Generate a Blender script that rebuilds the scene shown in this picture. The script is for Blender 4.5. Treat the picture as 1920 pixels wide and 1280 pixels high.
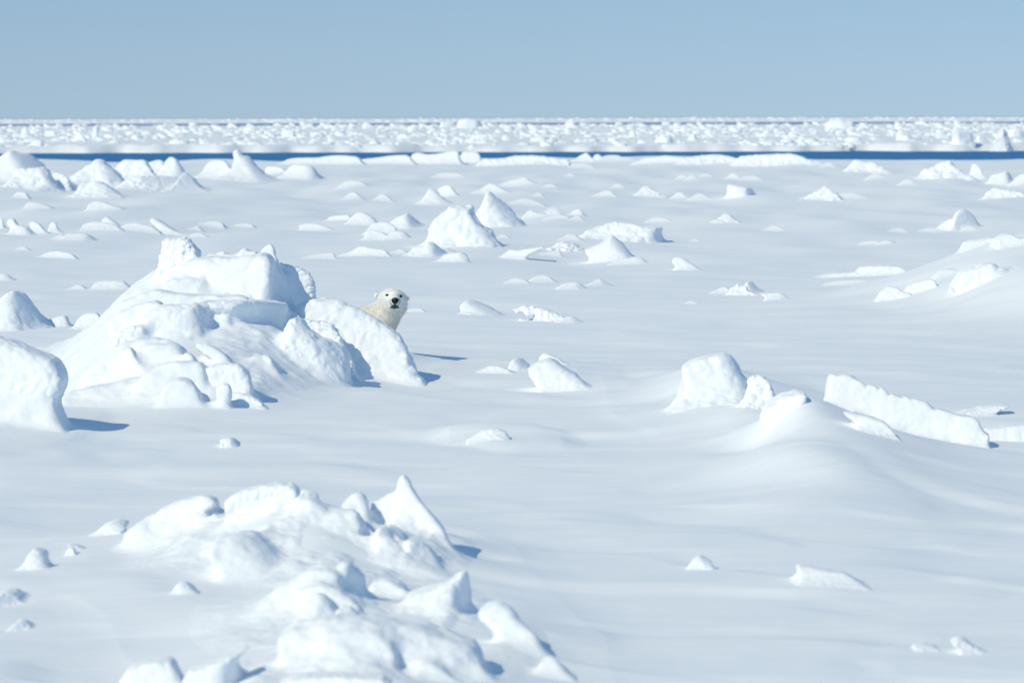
import bpy, math, random, time
import numpy as np
from mathutils import Matrix, Vector, Euler

T0 = time.time()
scene = bpy.context.scene
for o in list(bpy.data.objects):
    bpy.data.objects.remove(o)

# ------------------------------------------------------------------ camera
CAMZ = 3.5
FPX = 8000.0                       # focal length in pixels of a 1920 wide frame
cam_data = bpy.data.cameras.new("camera")
cam_data.sensor_width = 36.0
cam_data.lens = FPX / 1920 * 36
cam_data.clip_start = 0.5
cam_data.clip_end = 60000
cam = bpy.data.objects.new("camera", cam_data)
scene.collection.objects.link(cam)
PITCH = math.atan((640 - 219.5) / FPX)
ROLL = math.radians(-0.145)
cam_M = (Matrix.Translation((0, 0, CAMZ)) @ Matrix.Rotation(math.radians(90) - PITCH, 4, 'X')
         @ Matrix.Rotation(ROLL, 4, 'Z'))
cam.matrix_world = cam_M
scene.camera = cam
cam_data.dof.use_dof = True
cam_data.dof.focus_distance = 60.0
cam_data.dof.aperture_fstop = 3.4
RM = np.array(cam_M.to_3x3())

# ------------------------------------------------------------------ sky and sun
SUN_EL = math.radians(39)
SUN_AZ = math.radians(48)          # to the left of straight behind the camera
to_sun = Vector((-math.sin(SUN_AZ) * math.cos(SUN_EL), -math.cos(SUN_AZ) * math.cos(SUN_EL), math.sin(SUN_EL)))
world = bpy.data.worlds.new("World")
scene.world = world
world.use_nodes = True
wn, wl = world.node_tree.nodes, world.node_tree.links
bg = wn['Background']
sky = wn.new('ShaderNodeTexSky')
sky.sky_type = 'NISHITA'
sky.sun_disc = False
sky.sun_elevation = SUN_EL
sky.sun_rotation = math.atan2(to_sun.x, to_sun.y)
sky.altitude = 0
sky.air_density = 1.0
sky.dust_density = 0.0
sky.ozone_density = 3.5
# clean polar air: the band just above the horizon is bluer and less bright than the model's
tc = wn.new('ShaderNodeTexCoord'); sxyz = wn.new('ShaderNodeSeparateXYZ')
wl.new(tc.outputs['Generated'], sxyz.inputs[0])
rp = wn.new('ShaderNodeValToRGB'); rp.color_ramp.interpolation = 'LINEAR'
e = rp.color_ramp.elements
e[0].position = 0.0; e[0].color = (0.37, 0.555, 1.0, 1)
e[1].position = 0.30; e[1].color = (1.05, 1.27, 1.22, 1)
q = e.new(0.03); q.color = (0.385, 0.525, 0.84, 1)
q = e.new(0.10); q.color = (0.62, 0.70, 0.86, 1)
wl.new(sxyz.outputs['Z'], rp.inputs[0])
mul = wn.new('ShaderNodeMix'); mul.data_type = 'RGBA'; mul.blend_type = 'MULTIPLY'; mul.inputs[0].default_value = 1
wl.new(sky.outputs[0], mul.inputs[6]); wl.new(rp.outputs[0], mul.inputs[7])
wl.new(mul.outputs[2], bg.inputs['Color'])
bg.inputs['Strength'].default_value = 0.125

sun_d = bpy.data.lights.new("sun", 'SUN')
sun_d.energy = 3.15
sun_d.angle = math.radians(0.5)
sun_d.color = (1.0, 0.89, 0.635)
sun = bpy.data.objects.new("sun", sun_d)
sun.rotation_euler = to_sun.to_track_quat('Z', 'Y').to_euler()
scene.collection.objects.link(sun)

scene.view_settings.view_transform = 'Standard'
scene.view_settings.look = 'None'
scene.view_settings.exposure = -0.1
scene.view_settings.gamma = 1.0
scene.cycles.max_bounces = 8
scene.cycles.diffuse_bounces = 4

# ------------------------------------------------------------------ pixel <-> world helpers
def pdir(px, py):
    px = np.asarray(px, float); py = np.asarray(py, float)
    v = np.stack([(px - 960) / FPX, -(py - 640) / FPX, -np.ones_like(px)], -1)
    d = v @ RM.T
    return d / d[..., 1:2]

def at(px, py, Y):
    d = pdir(px, py)
    return np.array([0, 0, CAMZ]) + d * np.asarray(Y, float)[..., None]

def at_z(px, py, z):
    d = pdir(px, py)
    t = (np.asarray(z, float) - CAMZ) / d[..., 2]
    return np.array([0, 0, CAMZ]) + d * t[..., None]

def tr(pts, ox, oy, s):
    return [(ox + x / s, oy + y / s) for x, y in pts]

# ------------------------------------------------------------------ noise
_rng = np.random.RandomState(7)
PERM = np.concatenate([_rng.permutation(1024)] * 3)
_G3 = _rng.normal(size=(1024, 3)); _G3 /= np.linalg.norm(_G3, axis=1)[:, None]
_G3 = _G3.astype(np.float32)

def pn3(x, y, z):
    xi = np.floor(x).astype(np.int64); yi = np.floor(y).astype(np.int64); zi = np.floor(z).astype(np.int64)
    xf = x - xi; yf = y - yi; zf = z - zi
    xi &= 1023; yi &= 1023; zi &= 1023
    u = xf**3 * (xf * (xf * 6 - 15) + 10); v = yf**3 * (yf * (yf * 6 - 15) + 10); w = zf**3 * (zf * (zf * 6 - 15) + 10)
    def g(a, b, c):
        h = PERM[PERM[PERM[(xi + a) & 1023] + ((yi + b) & 1023)] + ((zi + c) & 1023)]
        G = _G3[h]
        return G[..., 0] * (xf - a) + G[..., 1] * (yf - b) + G[..., 2] * (zf - c)
    x00 = g(0,0,0) * (1-u) + g(1,0,0) * u; x10 = g(0,1,0) * (1-u) + g(1,1,0) * u
    x01 = g(0,0,1) * (1-u) + g(1,0,1) * u; x11 = g(0,1,1) * (1-u) + g(1,1,1) * u
    return (x00 * (1-v) + x10 * v) * (1-w) + (x01 * (1-v) + x11 * v) * w

def pn2(x, y, seed=0):
    xi = np.floor(x).astype(np.int64); yi = np.floor(y).astype(np.int64)
    xf = x - xi; yf = y - yi
    xi &= 1023; yi &= 1023
    u = xf**3 * (xf * (xf * 6 - 15) + 10); v = yf**3 * (yf * (yf * 6 - 15) + 10)
    def g(a, b):
        h = PERM[PERM[PERM[(xi + a) & 1023] + ((yi + b) & 1023)] + seed]
        G = _G3[h]
        return (G[..., 0] * (xf - a) + G[..., 1] * (yf - b)) * 1.2
    return (g(0,0) * (1-u) + g(1,0) * u) * (1-v) + (g(0,1) * (1-u) + g(1,1) * u) * v

def smin(a, b, k):
    h = np.clip(0.5 + 0.5 * (b - a) / k, 0, 1)
    return b * (1 - h) + a * h - k * h * (1 - h)

def smax(a, b, k):
    return -smin(-a, -b, k)

class RBF:
    def __init__(s, P, z, c=0.25, ys=0.5):
        s.P = np.array(P, float) * [1, ys]; s.c = c; s.ys = ys
        n = len(P)
        A = np.zeros((n + 1, n + 1))
        A[:n, :n] = s.phi(s.P[:, None, :] - s.P[None]) + np.eye(n) * 0.004
        A[:n, n] = 1; A[n, :n] = 1
        s.w = np.linalg.solve(A, np.append(z, 0))
    def phi(s, d):
        return -np.sqrt((d**2).sum(-1) + s.c**2)
    def __call__(s, x, y):
        x, y = np.broadcast_arrays(x, y)
        out = np.full(x.shape, s.w[-1])
        for (px, py), w in zip(s.P, s.w):
            out -= w * np.sqrt((x - px)**2 + (y * s.ys - py)**2 + s.c**2)
        return out

# ------------------------------------------------------------------ ground height
PATCHES = []
def patch(ctrl, outline, c=0.5):
    P, z = [], []
    for px, py, h in ctrl:
        q = at_z(px, py, h); P.append(q[:2]); z.append(h)
    O = np.array([at_z(px, py, 0.0)[:2] for px, py in outline])
    for q in O:
        P.append(q); z.append(0)
    cen = O.mean(0)
    for q in O:
        P.append(cen + (q - cen) * 1.35); z.append(-0.12)
    P = np.array(P)
    PATCHES.append((RBF(P, z, c), P.min(0), P.max(0)))
    return PATCHES[-1][0], P, cen

def gz(x, y):
    x, y = np.broadcast_arrays(np.asarray(x, float), np.asarray(y, float))
    dY = np.maximum(y, 8)**2 * 1.6 / 28000
    z = np.zeros(x.shape)
    # (wavelength x, wavelength y, amplitude)
    for i, (wx, wy, a) in enumerate([(14, 22, .12), (6.5, 9, .060), (3.6, 3.6, .034), (2.0, 1.3, .014), (1.1, .55, .0045), (.5, .26, .0016)]):
        w = np.clip(wy / dY - 2.2, 0, 1)
        if w.max() <= 0:
            continue
        # shallow, wind-aligned streaks
        xx = x + 0.25 * y
        n = pn2(xx / wx + 13.7 * i, y / wy + 5.1 * i, i)
        if i in (2, 3, 4):
            n = 0.55 - 1.6 * np.abs(n) if i != 3 else n
        if i in (3, 4, 5):
            n = n * np.clip(.45 + 1.6 * pn2(x / 5.5 + 3 * i, y / 9, 60 + i), .1, 1.4)
        z += a * w * n
    # crust edges: shallow wind-cut steps
    for j, (wx, wy, a, r0) in enumerate([(5.2, 5.0, .022, .05), (2.3, 2.0, .010, .07)]):
        q = pn2((x + .3 * y) / wx + 31 * j, y / wy + 2.7, 90 + j) + .22 * pn2((x + .3 * y) / wx * 3.1, y / wy * 3.1, 94 + j)
        r = r0 + dY / wy * 1.2
        z += a * np.clip(1.4 - dY / wy * 3, 0, 1) * np.clip(q / r, -1, 1) * (1.5 - .5 * np.clip(q / r, -1, 1)**2)
    far = np.clip((y - 75) / 60, 0, 1)
    big = pn2(x / 9 + 3, y / 26 + 9, 77)
    z += far * 0.45 * np.maximum(big, -.2) * np.clip(26 / dY - 1.6, 0, 1)
    z += far * 0.30 * pn2(x / 3.0 + 7, y / 11 + 2, 78) * np.clip(11 / dY - 1.6, 0, 1)
    for f, lo, hi in PATCHES:
        m = (x > lo[0]) & (x < hi[0]) & (y > lo[1]) & (y < hi[1])
        if m.any():
            h = f(x[m], y[m])
            k = 0.05
            xm, ym = x[m], y[m]
            ed = np.minimum(np.minimum(xm - lo[0], hi[0] - xm) / .4, np.minimum(ym - lo[1], hi[1] - ym) / .6)
            z[m] += np.clip(ed, 0, 1) * np.where(h > -.3, np.log1p(np.exp(np.clip(h / k, -30, 30))) * k, 0) * np.clip((h + .09) / .07, 0, 1)
    return z

def march(px, py, H=None, y0=15., y1=480.):
    Y = 1 / np.linspace(1 / y0, 1 / y1, 3000)
    P = at(np.full_like(Y, px), np.full_like(Y, py), Y)
    h = gz(P[:, 0], P[:, 1])
    if H is not None:
        h = np.maximum(h, H(P[:, 0], P[:, 1]))
    hit = np.nonzero(P[:, 2] < h)[0]
    return P[hit[0] if len(hit) else -1]

# ------------------------------------------------------------------ surface nets
def surface_nets(F, org, sp):
    nx, ny, nz = F.shape
    S = F < 0
    c = S[:-1, :-1, :-1].astype(np.uint8)
    for dx, dy, dz in [(1,0,0),(0,1,0),(0,0,1),(1,1,0),(1,0,1),(0,1,1),(1,1,1)]:
        c = c + S[dx:nx-1+dx, dy:ny-1+dy, dz:nz-1+dz]
    act = (c > 0) & (c < 8)
    I = np.argwhere(act)
    idx = np.full(act.shape, -1, np.int64)
    idx[act] = np.arange(len(I))
    corners = [(i, j, k) for i in (0, 1) for j in (0, 1) for k in (0, 1)]
    V = {cn: F[I[:, 0] + cn[0], I[:, 1] + cn[1], I[:, 2] + cn[2]] for cn in corners}
    acc = np.zeros((len(I), 3)); cnt = np.zeros(len(I))
    for a in corners:
        for ax in range(3):
            if a[ax]:
                continue
            b = list(a); b[ax] = 1; b = tuple(b)
            va, vb = V[a], V[b]
            m = (va < 0) != (vb < 0)
            t = np.where(m, va / np.where(m, va - vb, 1), 0)
            p = np.array(a, float)[None].repeat(len(I), 0); p[:, ax] = t
            acc[m] += p[m]; cnt[m] += 1
    verts = (I + acc / cnt[:, None]) * np.array(sp) + np.array(org)
    faces = []
    for ax in range(3):
        o1, o2 = [(1, 2), (2, 0), (0, 1)][ax]
        a = [slice(1, None)] * 3; b = [slice(1, None)] * 3
        a[ax] = slice(0, -1)
        Sa = S[tuple(a)]; Sb = S[tuple(b)]
        m = Sa != Sb
        # crop so that all four cells exist
        e = np.argwhere(m)
        off = np.ones(3, int); off[ax] = 0
        e = e + off
        ok = (e[:, o1] < act.shape[o1]) & (e[:, o2] < act.shape[o2]) & (e[:, ax] < act.shape[ax])
        e = e[ok]
        flip = S[e[:, 0], e[:, 1], e[:, 2]]
        q = []
        for d1, d2 in [(0, 0), (1, 0), (1, 1), (0, 1)]:
            ee = e.copy(); ee[:, o1] -= d1; ee[:, o2] -= d2
            q.append(idx[ee[:, 0], ee[:, 1], ee[:, 2]])
        q = np.stack(q, 1)
        q[~flip] = q[~flip][:, ::-1]
        faces.append(q[(q >= 0).all(1)])
    return verts, np.concatenate(faces)

def mesh_object(name, verts, faces, mat, parent=None, smooth=True):
    me = bpy.data.meshes.new(name)
    n = len(faces); k = faces.shape[1]
    me.vertices.add(len(verts)); me.vertices.foreach_set('co', np.ascontiguousarray(verts, np.float32).ravel())
    me.loops.add(n * k); me.loops.foreach_set('vertex_index', np.ascontiguousarray(faces, np.int32).ravel())
    me.polygons.add(n); me.polygons.foreach_set('loop_start', np.arange(0, n * k, k, dtype=np.int32))
    me.polygons.foreach_set('use_smooth', np.full(n, smooth))
    me.update(calc_edges=True); me.validate()
    me.materials.append(mat)
    o = bpy.data.objects.new(name, me)
    scene.collection.objects.link(o)
    if parent:
        o.parent = parent
        o.matrix_parent_inverse = Matrix.Translation(-Vector(parent.location))
    return o

def tag(o, label=None, cat=None, group=None, kind=None):
    if label: o['label'] = label
    if cat: o['category'] = cat
    if group: o['group'] = group
    if kind: o['kind'] = kind
    return o

def empty(name, loc):
    o = bpy.data.objects.new(name, None)
    scene.collection.objects.link(o)
    o.location = loc
    o.empty_display_size = 0.2
    return o

# ------------------------------------------------------------------ materials
def snow_material(name, base=(0.87, 0.9, 0.92), bump=0.25, grain=60, streak=True, sss=0.0, rough=0.75):
    m = bpy.data.materials.new(name); m.use_nodes = True
    n, l = m.node_tree.nodes, m.node_tree.links
    b = n['Principled BSDF']
    b.inputs['Roughness'].default_value = rough
    b.inputs['Specular IOR Level'].default_value = 0.2
    geo = n.new('ShaderNodeNewGeometry')
    # slight tonal variety of the snow itself: dense glazed crust against fresh powder
    nz = n.new('ShaderNodeTexNoise'); nz.inputs['Scale'].default_value = 0.9; nz.inputs['Detail'].default_value = 5
    l.new(geo.outputs['Position'], nz.inputs['Vector'])
    mix = n.new('ShaderNodeMix'); mix.data_type = 'RGBA'
    mix.inputs[6].default_value = (base[0] * 0.955, base[1] * 0.968, base[2] * 0.985, 1)
    mix.inputs[7].default_value = (*base, 1)
    ramp = n.new('ShaderNodeMapRange'); ramp.inputs[1].default_value = 0.38; ramp.inputs[2].default_value = 0.62
    l.new(nz.outputs['Fac'], ramp.inputs[0]); l.new(ramp.outputs[0], mix.inputs[0])
    l.new(mix.outputs[2], b.inputs['Base Color'])
    if sss > 0:
        b.inputs['Subsurface Weight'].default_value = sss
        b.inputs['Subsurface Radius'].default_value = (0.25, 0.6, 1.0)
        b.inputs['Subsurface Scale'].default_value = 0.08
    g1 = n.new('ShaderNodeTexNoise'); g1.inputs['Scale'].default_value = grain; g1.inputs['Detail'].default_value = 3
    l.new(geo.outputs['Position'], g1.inputs['Vector'])
    bp = n.new('ShaderNodeBump'); bp.inputs['Strength'].default_value = bump; bp.inputs['Distance'].default_value = 0.01
    l.new(g1.outputs['Fac'], bp.inputs['Height'])
    last = bp
    if streak:
        mp = n.new('ShaderNodeMapping'); mp.inputs['Scale'].default_value = (0.9, 3.2, 1); mp.inputs['Rotation'].default_value = (0, 0, 0.1)
        l.new(geo.outputs['Position'], mp.inputs['Vector'])
        s1 = n.new('ShaderNodeTexNoise'); s1.inputs['Scale'].default_value = 1.4; s1.inputs['Detail'].default_value = 5
        s1.inputs['Roughness'].default_value = 0.55
        l.new(mp.outputs[0], s1.inputs['Vector'])
        bp2 = n.new('ShaderNodeBump'); bp2.inputs['Strength'].default_value = 0.35; bp2.inputs['Distance'].default_value = 0.04
        l.new(s1.outputs['Fac'], bp2.inputs['Height']); l.new(bp.outputs[0], bp2.inputs['Normal'])
        last = bp2
    l.new(last.outputs[0], b.inputs['Normal'])
    return m

M_GROUND = snow_material('wind_packed_snow', bump=0.2, grain=35)
M_SNOW = snow_material('hummock_snow', bump=0.5, grain=22, streak=False)
M_BLOCK = snow_material('block_snow', base=(0.88, 0.905, 0.925), bump=0.7, grain=16, streak=False)
M_FAR = snow_material('far_snow', base=(0.87, 0.9, 0.92), bump=0.0, grain=1, streak=False)
# ------------------------------------------------------------------ ice and snow bodies
def chaikin(P, n=1):
    P = np.asarray(P, float)
    for _ in range(n):
        Q = np.roll(P, -1, 0)
        P = np.stack([P * .78 + Q * .22, P * .22 + Q * .78], 1).reshape(-1, 2)
    return P

def poly_sdf(P, x, z):
    d = np.full(np.broadcast(x, z).shape, 1e9); ins = np.zeros(d.shape, bool)
    for i in range(len(P)):
        ax, az = P[i - 1]; bx, bz = P[i]
        ex, ez = bx - ax, bz - az
        L = ex * ex + ez * ez + 1e-12
        t = np.clip(((x - ax) * ex + (z - az) * ez) / L, 0, 1)
        d = np.minimum(d, (x - ax - ex * t)**2 + (z - az - ez * t)**2)
        ins ^= ((az > z) != (bz > z)) & (x < (bx - ax) * (z - az) / (bz - az + 1e-12) + ax)
    d = np.sqrt(d)
    return np.where(ins, -d, d)

class Slab:
    """A block: an outline in its own upright plane, a depth, a leaning front face and rounded edges."""
    def __init__(s, poly, Y=None, T=None, a=-.15, b=.45, r=None, side=None, n=None, name='ice_block', mat=None,
                 merge=False, label=None, group=None, base=None, H=None, dY=0., smooth=1, k=None, ns=None, back=0.3, sink=.3, cr=True):
        s.cr = cr
        if n is not None and cr: n = n * .75
        poly = [tuple(map(float, p)) for p in poly]
        P = np.array(poly)
        if base is None:
            m = P[:, 1] > P[:, 1].max() - 0.15 * np.ptp(P[:, 1])
            base = (P[m, 0].mean(), P[:, 1].max())
        if Y is None:
            Y = march(base[0], base[1], H)[1]
        Y += dY
        W = at(P[:, 0], P[:, 1], np.full(len(P), Y))
        zb = W[:, 2].min(); hh = np.ptp(W[:, 2])
        low = W[:, 2] < zb + .3 * hh
        W[low, 2] -= sink * hh + .02          # the block reaches down into the snow it stands in
        s.P = chaikin(W[:, [0, 2]], smooth)
        s.px = Y / FPX
        w = np.ptp(W[:, 0]); h = hh
        s.T = T if T is not None else 0.75 * min(w, h * 2.2)
        s.r = r if r is not None else 0.16 * min(w, h)
        s.Y, s.a, s.b, s.back = Y, a, b, back
        s.xc = W[:, 0].mean(); s.zb = zb
        s.lo = np.array([W[:, 0].min(), 0, W[:, 2].min()]); s.hi = np.array([W[:, 0].max(), 0, W[:, 2].max()])
        s.n = n if n is not None else 0.018 * min(w, h) + .003
        s.ns = ns if ns is not None else max(0.75 * min(w, h), .06)
        s.side = None
        if side:
            x1, y1, x2, y2, sl = side
            q = at([x1, x2], [y1, y2], np.array([Y, Y]))
            s.side = (q[0, 0], q[0, 2], q[1, 0], q[1, 2], sl * 1.6)
        s.name, s.mat, s.merge, s.label, s.group = name, mat, merge, label, group
        s.k = k if k is not None else max(.03, .5 * s.r)
        # depth range
        zz = np.array([s.lo[2], s.hi[2]]); xx = np.array([s.lo[0], s.hi[0]])
        f = [s.front(np.array(x_), np.array(z_)) for x_ in xx for z_ in zz]
        s.y0 = float(min(f)) - .1 * s.T; s.y1 = float(max(f)) + s.T * 1.1
    def front(s, x, z):
        y = s.Y + s.a * (x - s.xc) + s.b * (z - s.zb)
        if s.side:
            x1, z1, x2, z2, sl = s.side
            xl = x1 + (x2 - x1) * (z - z1) / (z2 - z1 + 1e-9)
            e = .06 * (s.hi[0] - s.lo[0]) + .01
            u = (x - xl) / e
            y = y + sl * e * np.log1p(np.exp(np.clip(u, -30, 30)))
        return y
    def sdf(s, x, y, z, off=0.):
        x2 = x[:, None]; z2 = z[None, :]
        d2 = poly_sdf(s.P, x2, z2) + off
        f = s.front(x2, z2)
        sc = 1 / math.sqrt(1 + s.a**2 + s.b**2)
        yc = f + s.T / 2
        Yg = y[None, :, None]
        # the back wall leans the other way so blocks taper upwards
        hz = (z2 - s.zb)
        front = (f[:, None, :] - Yg) * sc
        back = (Yg - (f - s.b * hz - s.back * hz * .0 + s.T - s.back * hz)[:, None, :]) if False else (Yg - (f + s.T * (1 - .25 * np.clip(hz / (s.hi[2] - s.zb + 1e-6), 0, 1)))[:, None, :]) * sc
        dy = np.maximum(front, back) + off
        return smax(d2[:, None, :] - .12 * s.r, dy, s.r)

def add_noise(F, x, y, z, amp, sc, band, seed=0., oct=3, crease=False):
    m = np.abs(F) < band
    I = np.nonzero(m)
    if not len(I[0]):
        return
    X, Y, Z = x[I[0]], y[I[1]], z[I[2]]
    v = np.zeros(len(X)); a = 1.; f = 1 / sc
    for i in range(oct):
        q = pn3(X * f + seed, Y * f + 3.3 * seed, Z * f + 7 * i)
        v += a * ((.45 - 1.9 * np.abs(q)) if crease and i < 2 else q)
        a *= .5; f *= 2.1
    F[I] += amp * v * 1.6

def grid(lo, hi, v):
    return [np.arange(l, h + s, s) for l, h, s in zip(lo, hi, v)]

def build_slab(s, parent=None, skirt=False, seed=0., maxn=170):
    pad = 3 * s.px * 1.5 + s.n * 2
    v = s.px * 1.5
    v = max(v, max(s.hi[0] - s.lo[0], s.hi[2] - s.lo[2]) / maxn)
    ex = s.hi[2] - s.lo[2]
    lo = [s.lo[0] - pad, s.y0 - pad, s.lo[2] - pad]
    hi = [s.hi[0] + pad, s.y1 + pad, s.hi[2] + pad]
    if skirt:
        g = skirt * ex
        lo[0] -= g * 5; hi[0] += g * 5; lo[1] -= g * 4; hi[1] += g * 2; lo[2] = min(lo[2], s.zb - .15 * ex - .04) - g * .3
    vy = max(v * 1.6, (hi[1] - lo[1]) / 90)
    x, y, z = grid(lo, hi, (v, vy, v))
    F = s.sdf(x, y, z)
    if skirt:
        G = gz(x[:, None], y[None, :]) - .01 * ex - .006
        k = skirt * ex * 3.4
        P = (z[None, None, :] - G[:, :, None])
        F = smin(F, P, k)
        # fall away under the ground all round
        bx = np.minimum(x - x[0], x[-1] - x)[:, None, None]; by = np.minimum(y - y[0], y[-1] - y)[None, :, None]
        F = np.maximum(F, np.maximum(v * 1.2 - bx, vy * 1.2 - by) * .5)
        F[:, :, :2] = np.maximum(F[:, :, :2], v * .3)
    add_noise(F, x, y, z, s.n, s.ns, s.n * 4 + 2 * v, seed, 3, s.cr)
    F[0], F[-1], F[:, 0], F[:, -1], F[:, :, 0], F[:, :, -1] = [np.maximum(q, 1e-3) for q in (F[0], F[-1], F[:, 0], F[:, -1], F[:, :, 0], F[:, :, -1])]
    V, Q = surface_nets(F, (x[0], y[0], z[0]), (v, vy, v))
    return mesh_object(s.name, V, Q, s.mat or M_BLOCK, parent)

SEED = [1.]
def hummock(name, label, cat, hp, slabs, vox, Hn=.03, group=None, fil=.16):
    f, P, cen = hp
    def H(x, y):
        x, y = np.broadcast_arrays(x, y)
        h = f(x, y)
        w0 = np.clip(h / .14, 0, 1); w0 = w0 * w0 * (3 - 2 * w0)
        w = np.clip((h - .06) / .12, 0, 1); w = w * w * (3 - 2 * w)
        return gz(x, y) - .02 + w0 * .034 + w * (Hn * (pn2(x / .55, y / .8, 5) * 1.5 + pn2(x / .24, y / .35, 9) * .7 + pn2(x / 1.4, y / 2., 15) * 1.6
                      + 1.6 * (.3 - np.abs(pn2(x / .8 + .4 * y, y / 1.3, 51)) * 1.8)))
    S = []
    for d in slabs:
        d = dict(d); d['H'] = H
        S.append(Slab(**d))
    root = empty(name, (cen[0], cen[1], 0))
    tag(root, label, cat, group)
    Pa = np.array(P)
    lo = [Pa[:, 0].min(), Pa[:, 1].min(), -.22]; hi = [Pa[:, 0].max(), Pa[:, 1].max(), max([s.hi[2] for s in S] + [0]) + .3]
    x, y, zz = grid(lo, hi, vox)
    Hxy = H(x[:, None], y[None, :])
    gy = np.gradient(Hxy, vox[1], axis=1); gx = np.gradient(Hxy, vox[0], axis=0)
    F = (zz[None, None, :] - Hxy[:, :, None]) / np.sqrt(1 + gx**2 + gy**2)[:, :, None]
    for s in S:
        pad = .25
        ix = slice(*np.searchsorted(x, [s.lo[0] - pad, s.hi[0] + pad]))
        iy = slice(*np.searchsorted(y, [s.y0 - pad, s.y1 + pad]))
        iz = slice(*np.searchsorted(zz, [s.lo[2] - pad, s.hi[2] + pad]))
        if F[ix, iy, iz].size == 0:
            continue
        q = s.sdf(x[ix], y[iy], zz[iz], off=0. if s.merge else fil * .12)
        F[ix, iy, iz] = smin(F[ix, iy, iz], q, max(s.k, fil * .6) if s.merge else fil)
    SEED[0] += 1.7
    hh = f(x[:, None], y[None, :])
    amp = np.maximum(np.clip((hh - .06) / .12, 0, 1)[:, :, None], np.clip((zz[None, None, :] - Hxy[:, :, None] - .03) / .06, 0, 1)).astype(np.float32)
    F0_ = F.copy()
    add_noise(F, x, y, zz, fil * .11, fil * 1.1, .08, SEED[0], 3)
    F = F0_ + (F - F0_) * amp
    F[0], F[-1] = np.maximum(F[0], 1e-3), np.maximum(F[-1], 1e-3)
    F[:, 0], F[:, -1] = np.maximum(F[:, 0], 1e-3), np.maximum(F[:, -1], 1e-3)
    F[:, :, 0] = np.maximum(F[:, :, 0], 1e-3)
    V, Q = surface_nets(F, (x[0], y[0], zz[0]), vox)
    m = mesh_object('snow_mound', V, Q, M_SNOW, root)
    for s in S:
        if not s.merge:
            SEED[0] += 1.3
            o = build_slab(s, root, seed=SEED[0])
            if s.label: o['label'] = s.label
    return root, H
# ================================================================== THE GROUND: drifts of the near floe
patch([(1500, 748, .60), (1465, 790, .40), (1430, 822, .22), (1555, 772, .50), (1620, 800, .36), (1700, 828, .24), (1780, 850, .14),
       (1330, 846, .12), (1200, 858, .07), (1050, 862, .04), (1500, 830, .42), (1600, 860, .34), (1700, 890, .2), (1450, 880, .24), (1500, 940, .16),
       (1350, 900, .12), (1650, 950, .12), (1780, 930, .08), (1200, 900, .05)],
      [(920, 885), (1050, 960), (1250, 1030), (1500, 1060), (1700, 1040), (1880, 960), (1990, 880), (1900, 838), (1800, 826), (1700, 812),
       (1600, 806), (1500, 802), (1430, 806), (1380, 820), (1200, 842), (1000, 855)], c=.35)
patch([(1920, 445, 1.2), (1850, 465, 1.02), (1800, 480, .86), (1720, 508, .54), (2050, 430, 1.25), (1900, 520, .74), (1960, 500, .88), (1820, 530, .58),
       (1650, 548, .30), (1900, 580, .34), (1760, 570, .26), (1540, 585, .13), (2050, 530, .75), (2050, 590, .3), (1700, 600, .12)],
      [(1200, 622), (1400, 632), (1700, 640), (2000, 645), (2300, 600), (2300, 430), (1990, 455), (1850, 490), (1720, 520), (1600, 545), (1350, 595)], c=.6)
patch([(1275, 700, .27), (1300, 690, .34), (1300, 715, .30), (1360, 700, .34), (1390, 740, .26), (1250, 712, .20), (1430, 765, .17), (1300, 735, .24), (1345, 752, .24), (1290, 765, .12), (1400, 778, .20), (1360, 775, .18), (1250, 750, .1), (1470, 785, .08)],
      [(1130, 725), (1160, 790), (1300, 830), (1420, 845), (1540, 810), (1520, 745), (1400, 712), (1280, 695), (1180, 705)], c=.3)
patch([(1030, 700, .10), (1060, 712, .08), (1010, 705, .08), (900, 700, .06), (960, 700, .05)],
      [(820, 705), (900, 725), (1000, 735), (1100, 745), (1180, 738), (1150, 715), (1080, 690), (1000, 684), (900, 684)], c=.25)
patch([(1010, 860, .0), (930, 818, .06), (980, 822, .04)],
      [(820, 822), (900, 835), (1000, 842), (1080, 835), (1020, 815), (900, 808)], c=.25)

# the swell of snow under each hummock
HP_BIG = patch([(120,680,.25),(150,650,.42),(180,618,.62),(210,585,.85),(240,560,1.0),(290,522,1.3),(340,500,1.48),(400,492,1.52),(470,492,1.5),(540,535,1.25),(600,588,.8),(650,606,.6),(710,645,.3),
   (250,600,.90),(330,560,1.13),(420,560,1.13),(500,600,.88),(330,620,.80),(430,625,.776),(520,645,.63),(590,660,.41),(200,660,.55),(300,680,.5),(400,680,.495),
   (500,700,.34),(600,705,.185),(250,720,.30),(350,735,.24),(430,740,.21),(180,700,.34),(130,715,.14),(480,738,.17),(660,695,.18),(700,690,.12),(740,688,.08),(660,640,.445)],
  [(70,705),(110,750),(190,785),(300,800),(430,790),(540,768),(640,745),(720,728),(800,712),(830,690),(790,672),(720,668),(640,650),(520,635),(380,628),(240,632),(130,655)], c=0.3)
HP_LEFT = patch([(-80,780,.2),(20,790,.14),(80,795,.08),(130,802,.03)],
  [(-190,860),(-60,860),(60,845),(150,822),(190,795),(120,770),(-60,760),(-190,775)], c=0.2)
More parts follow.
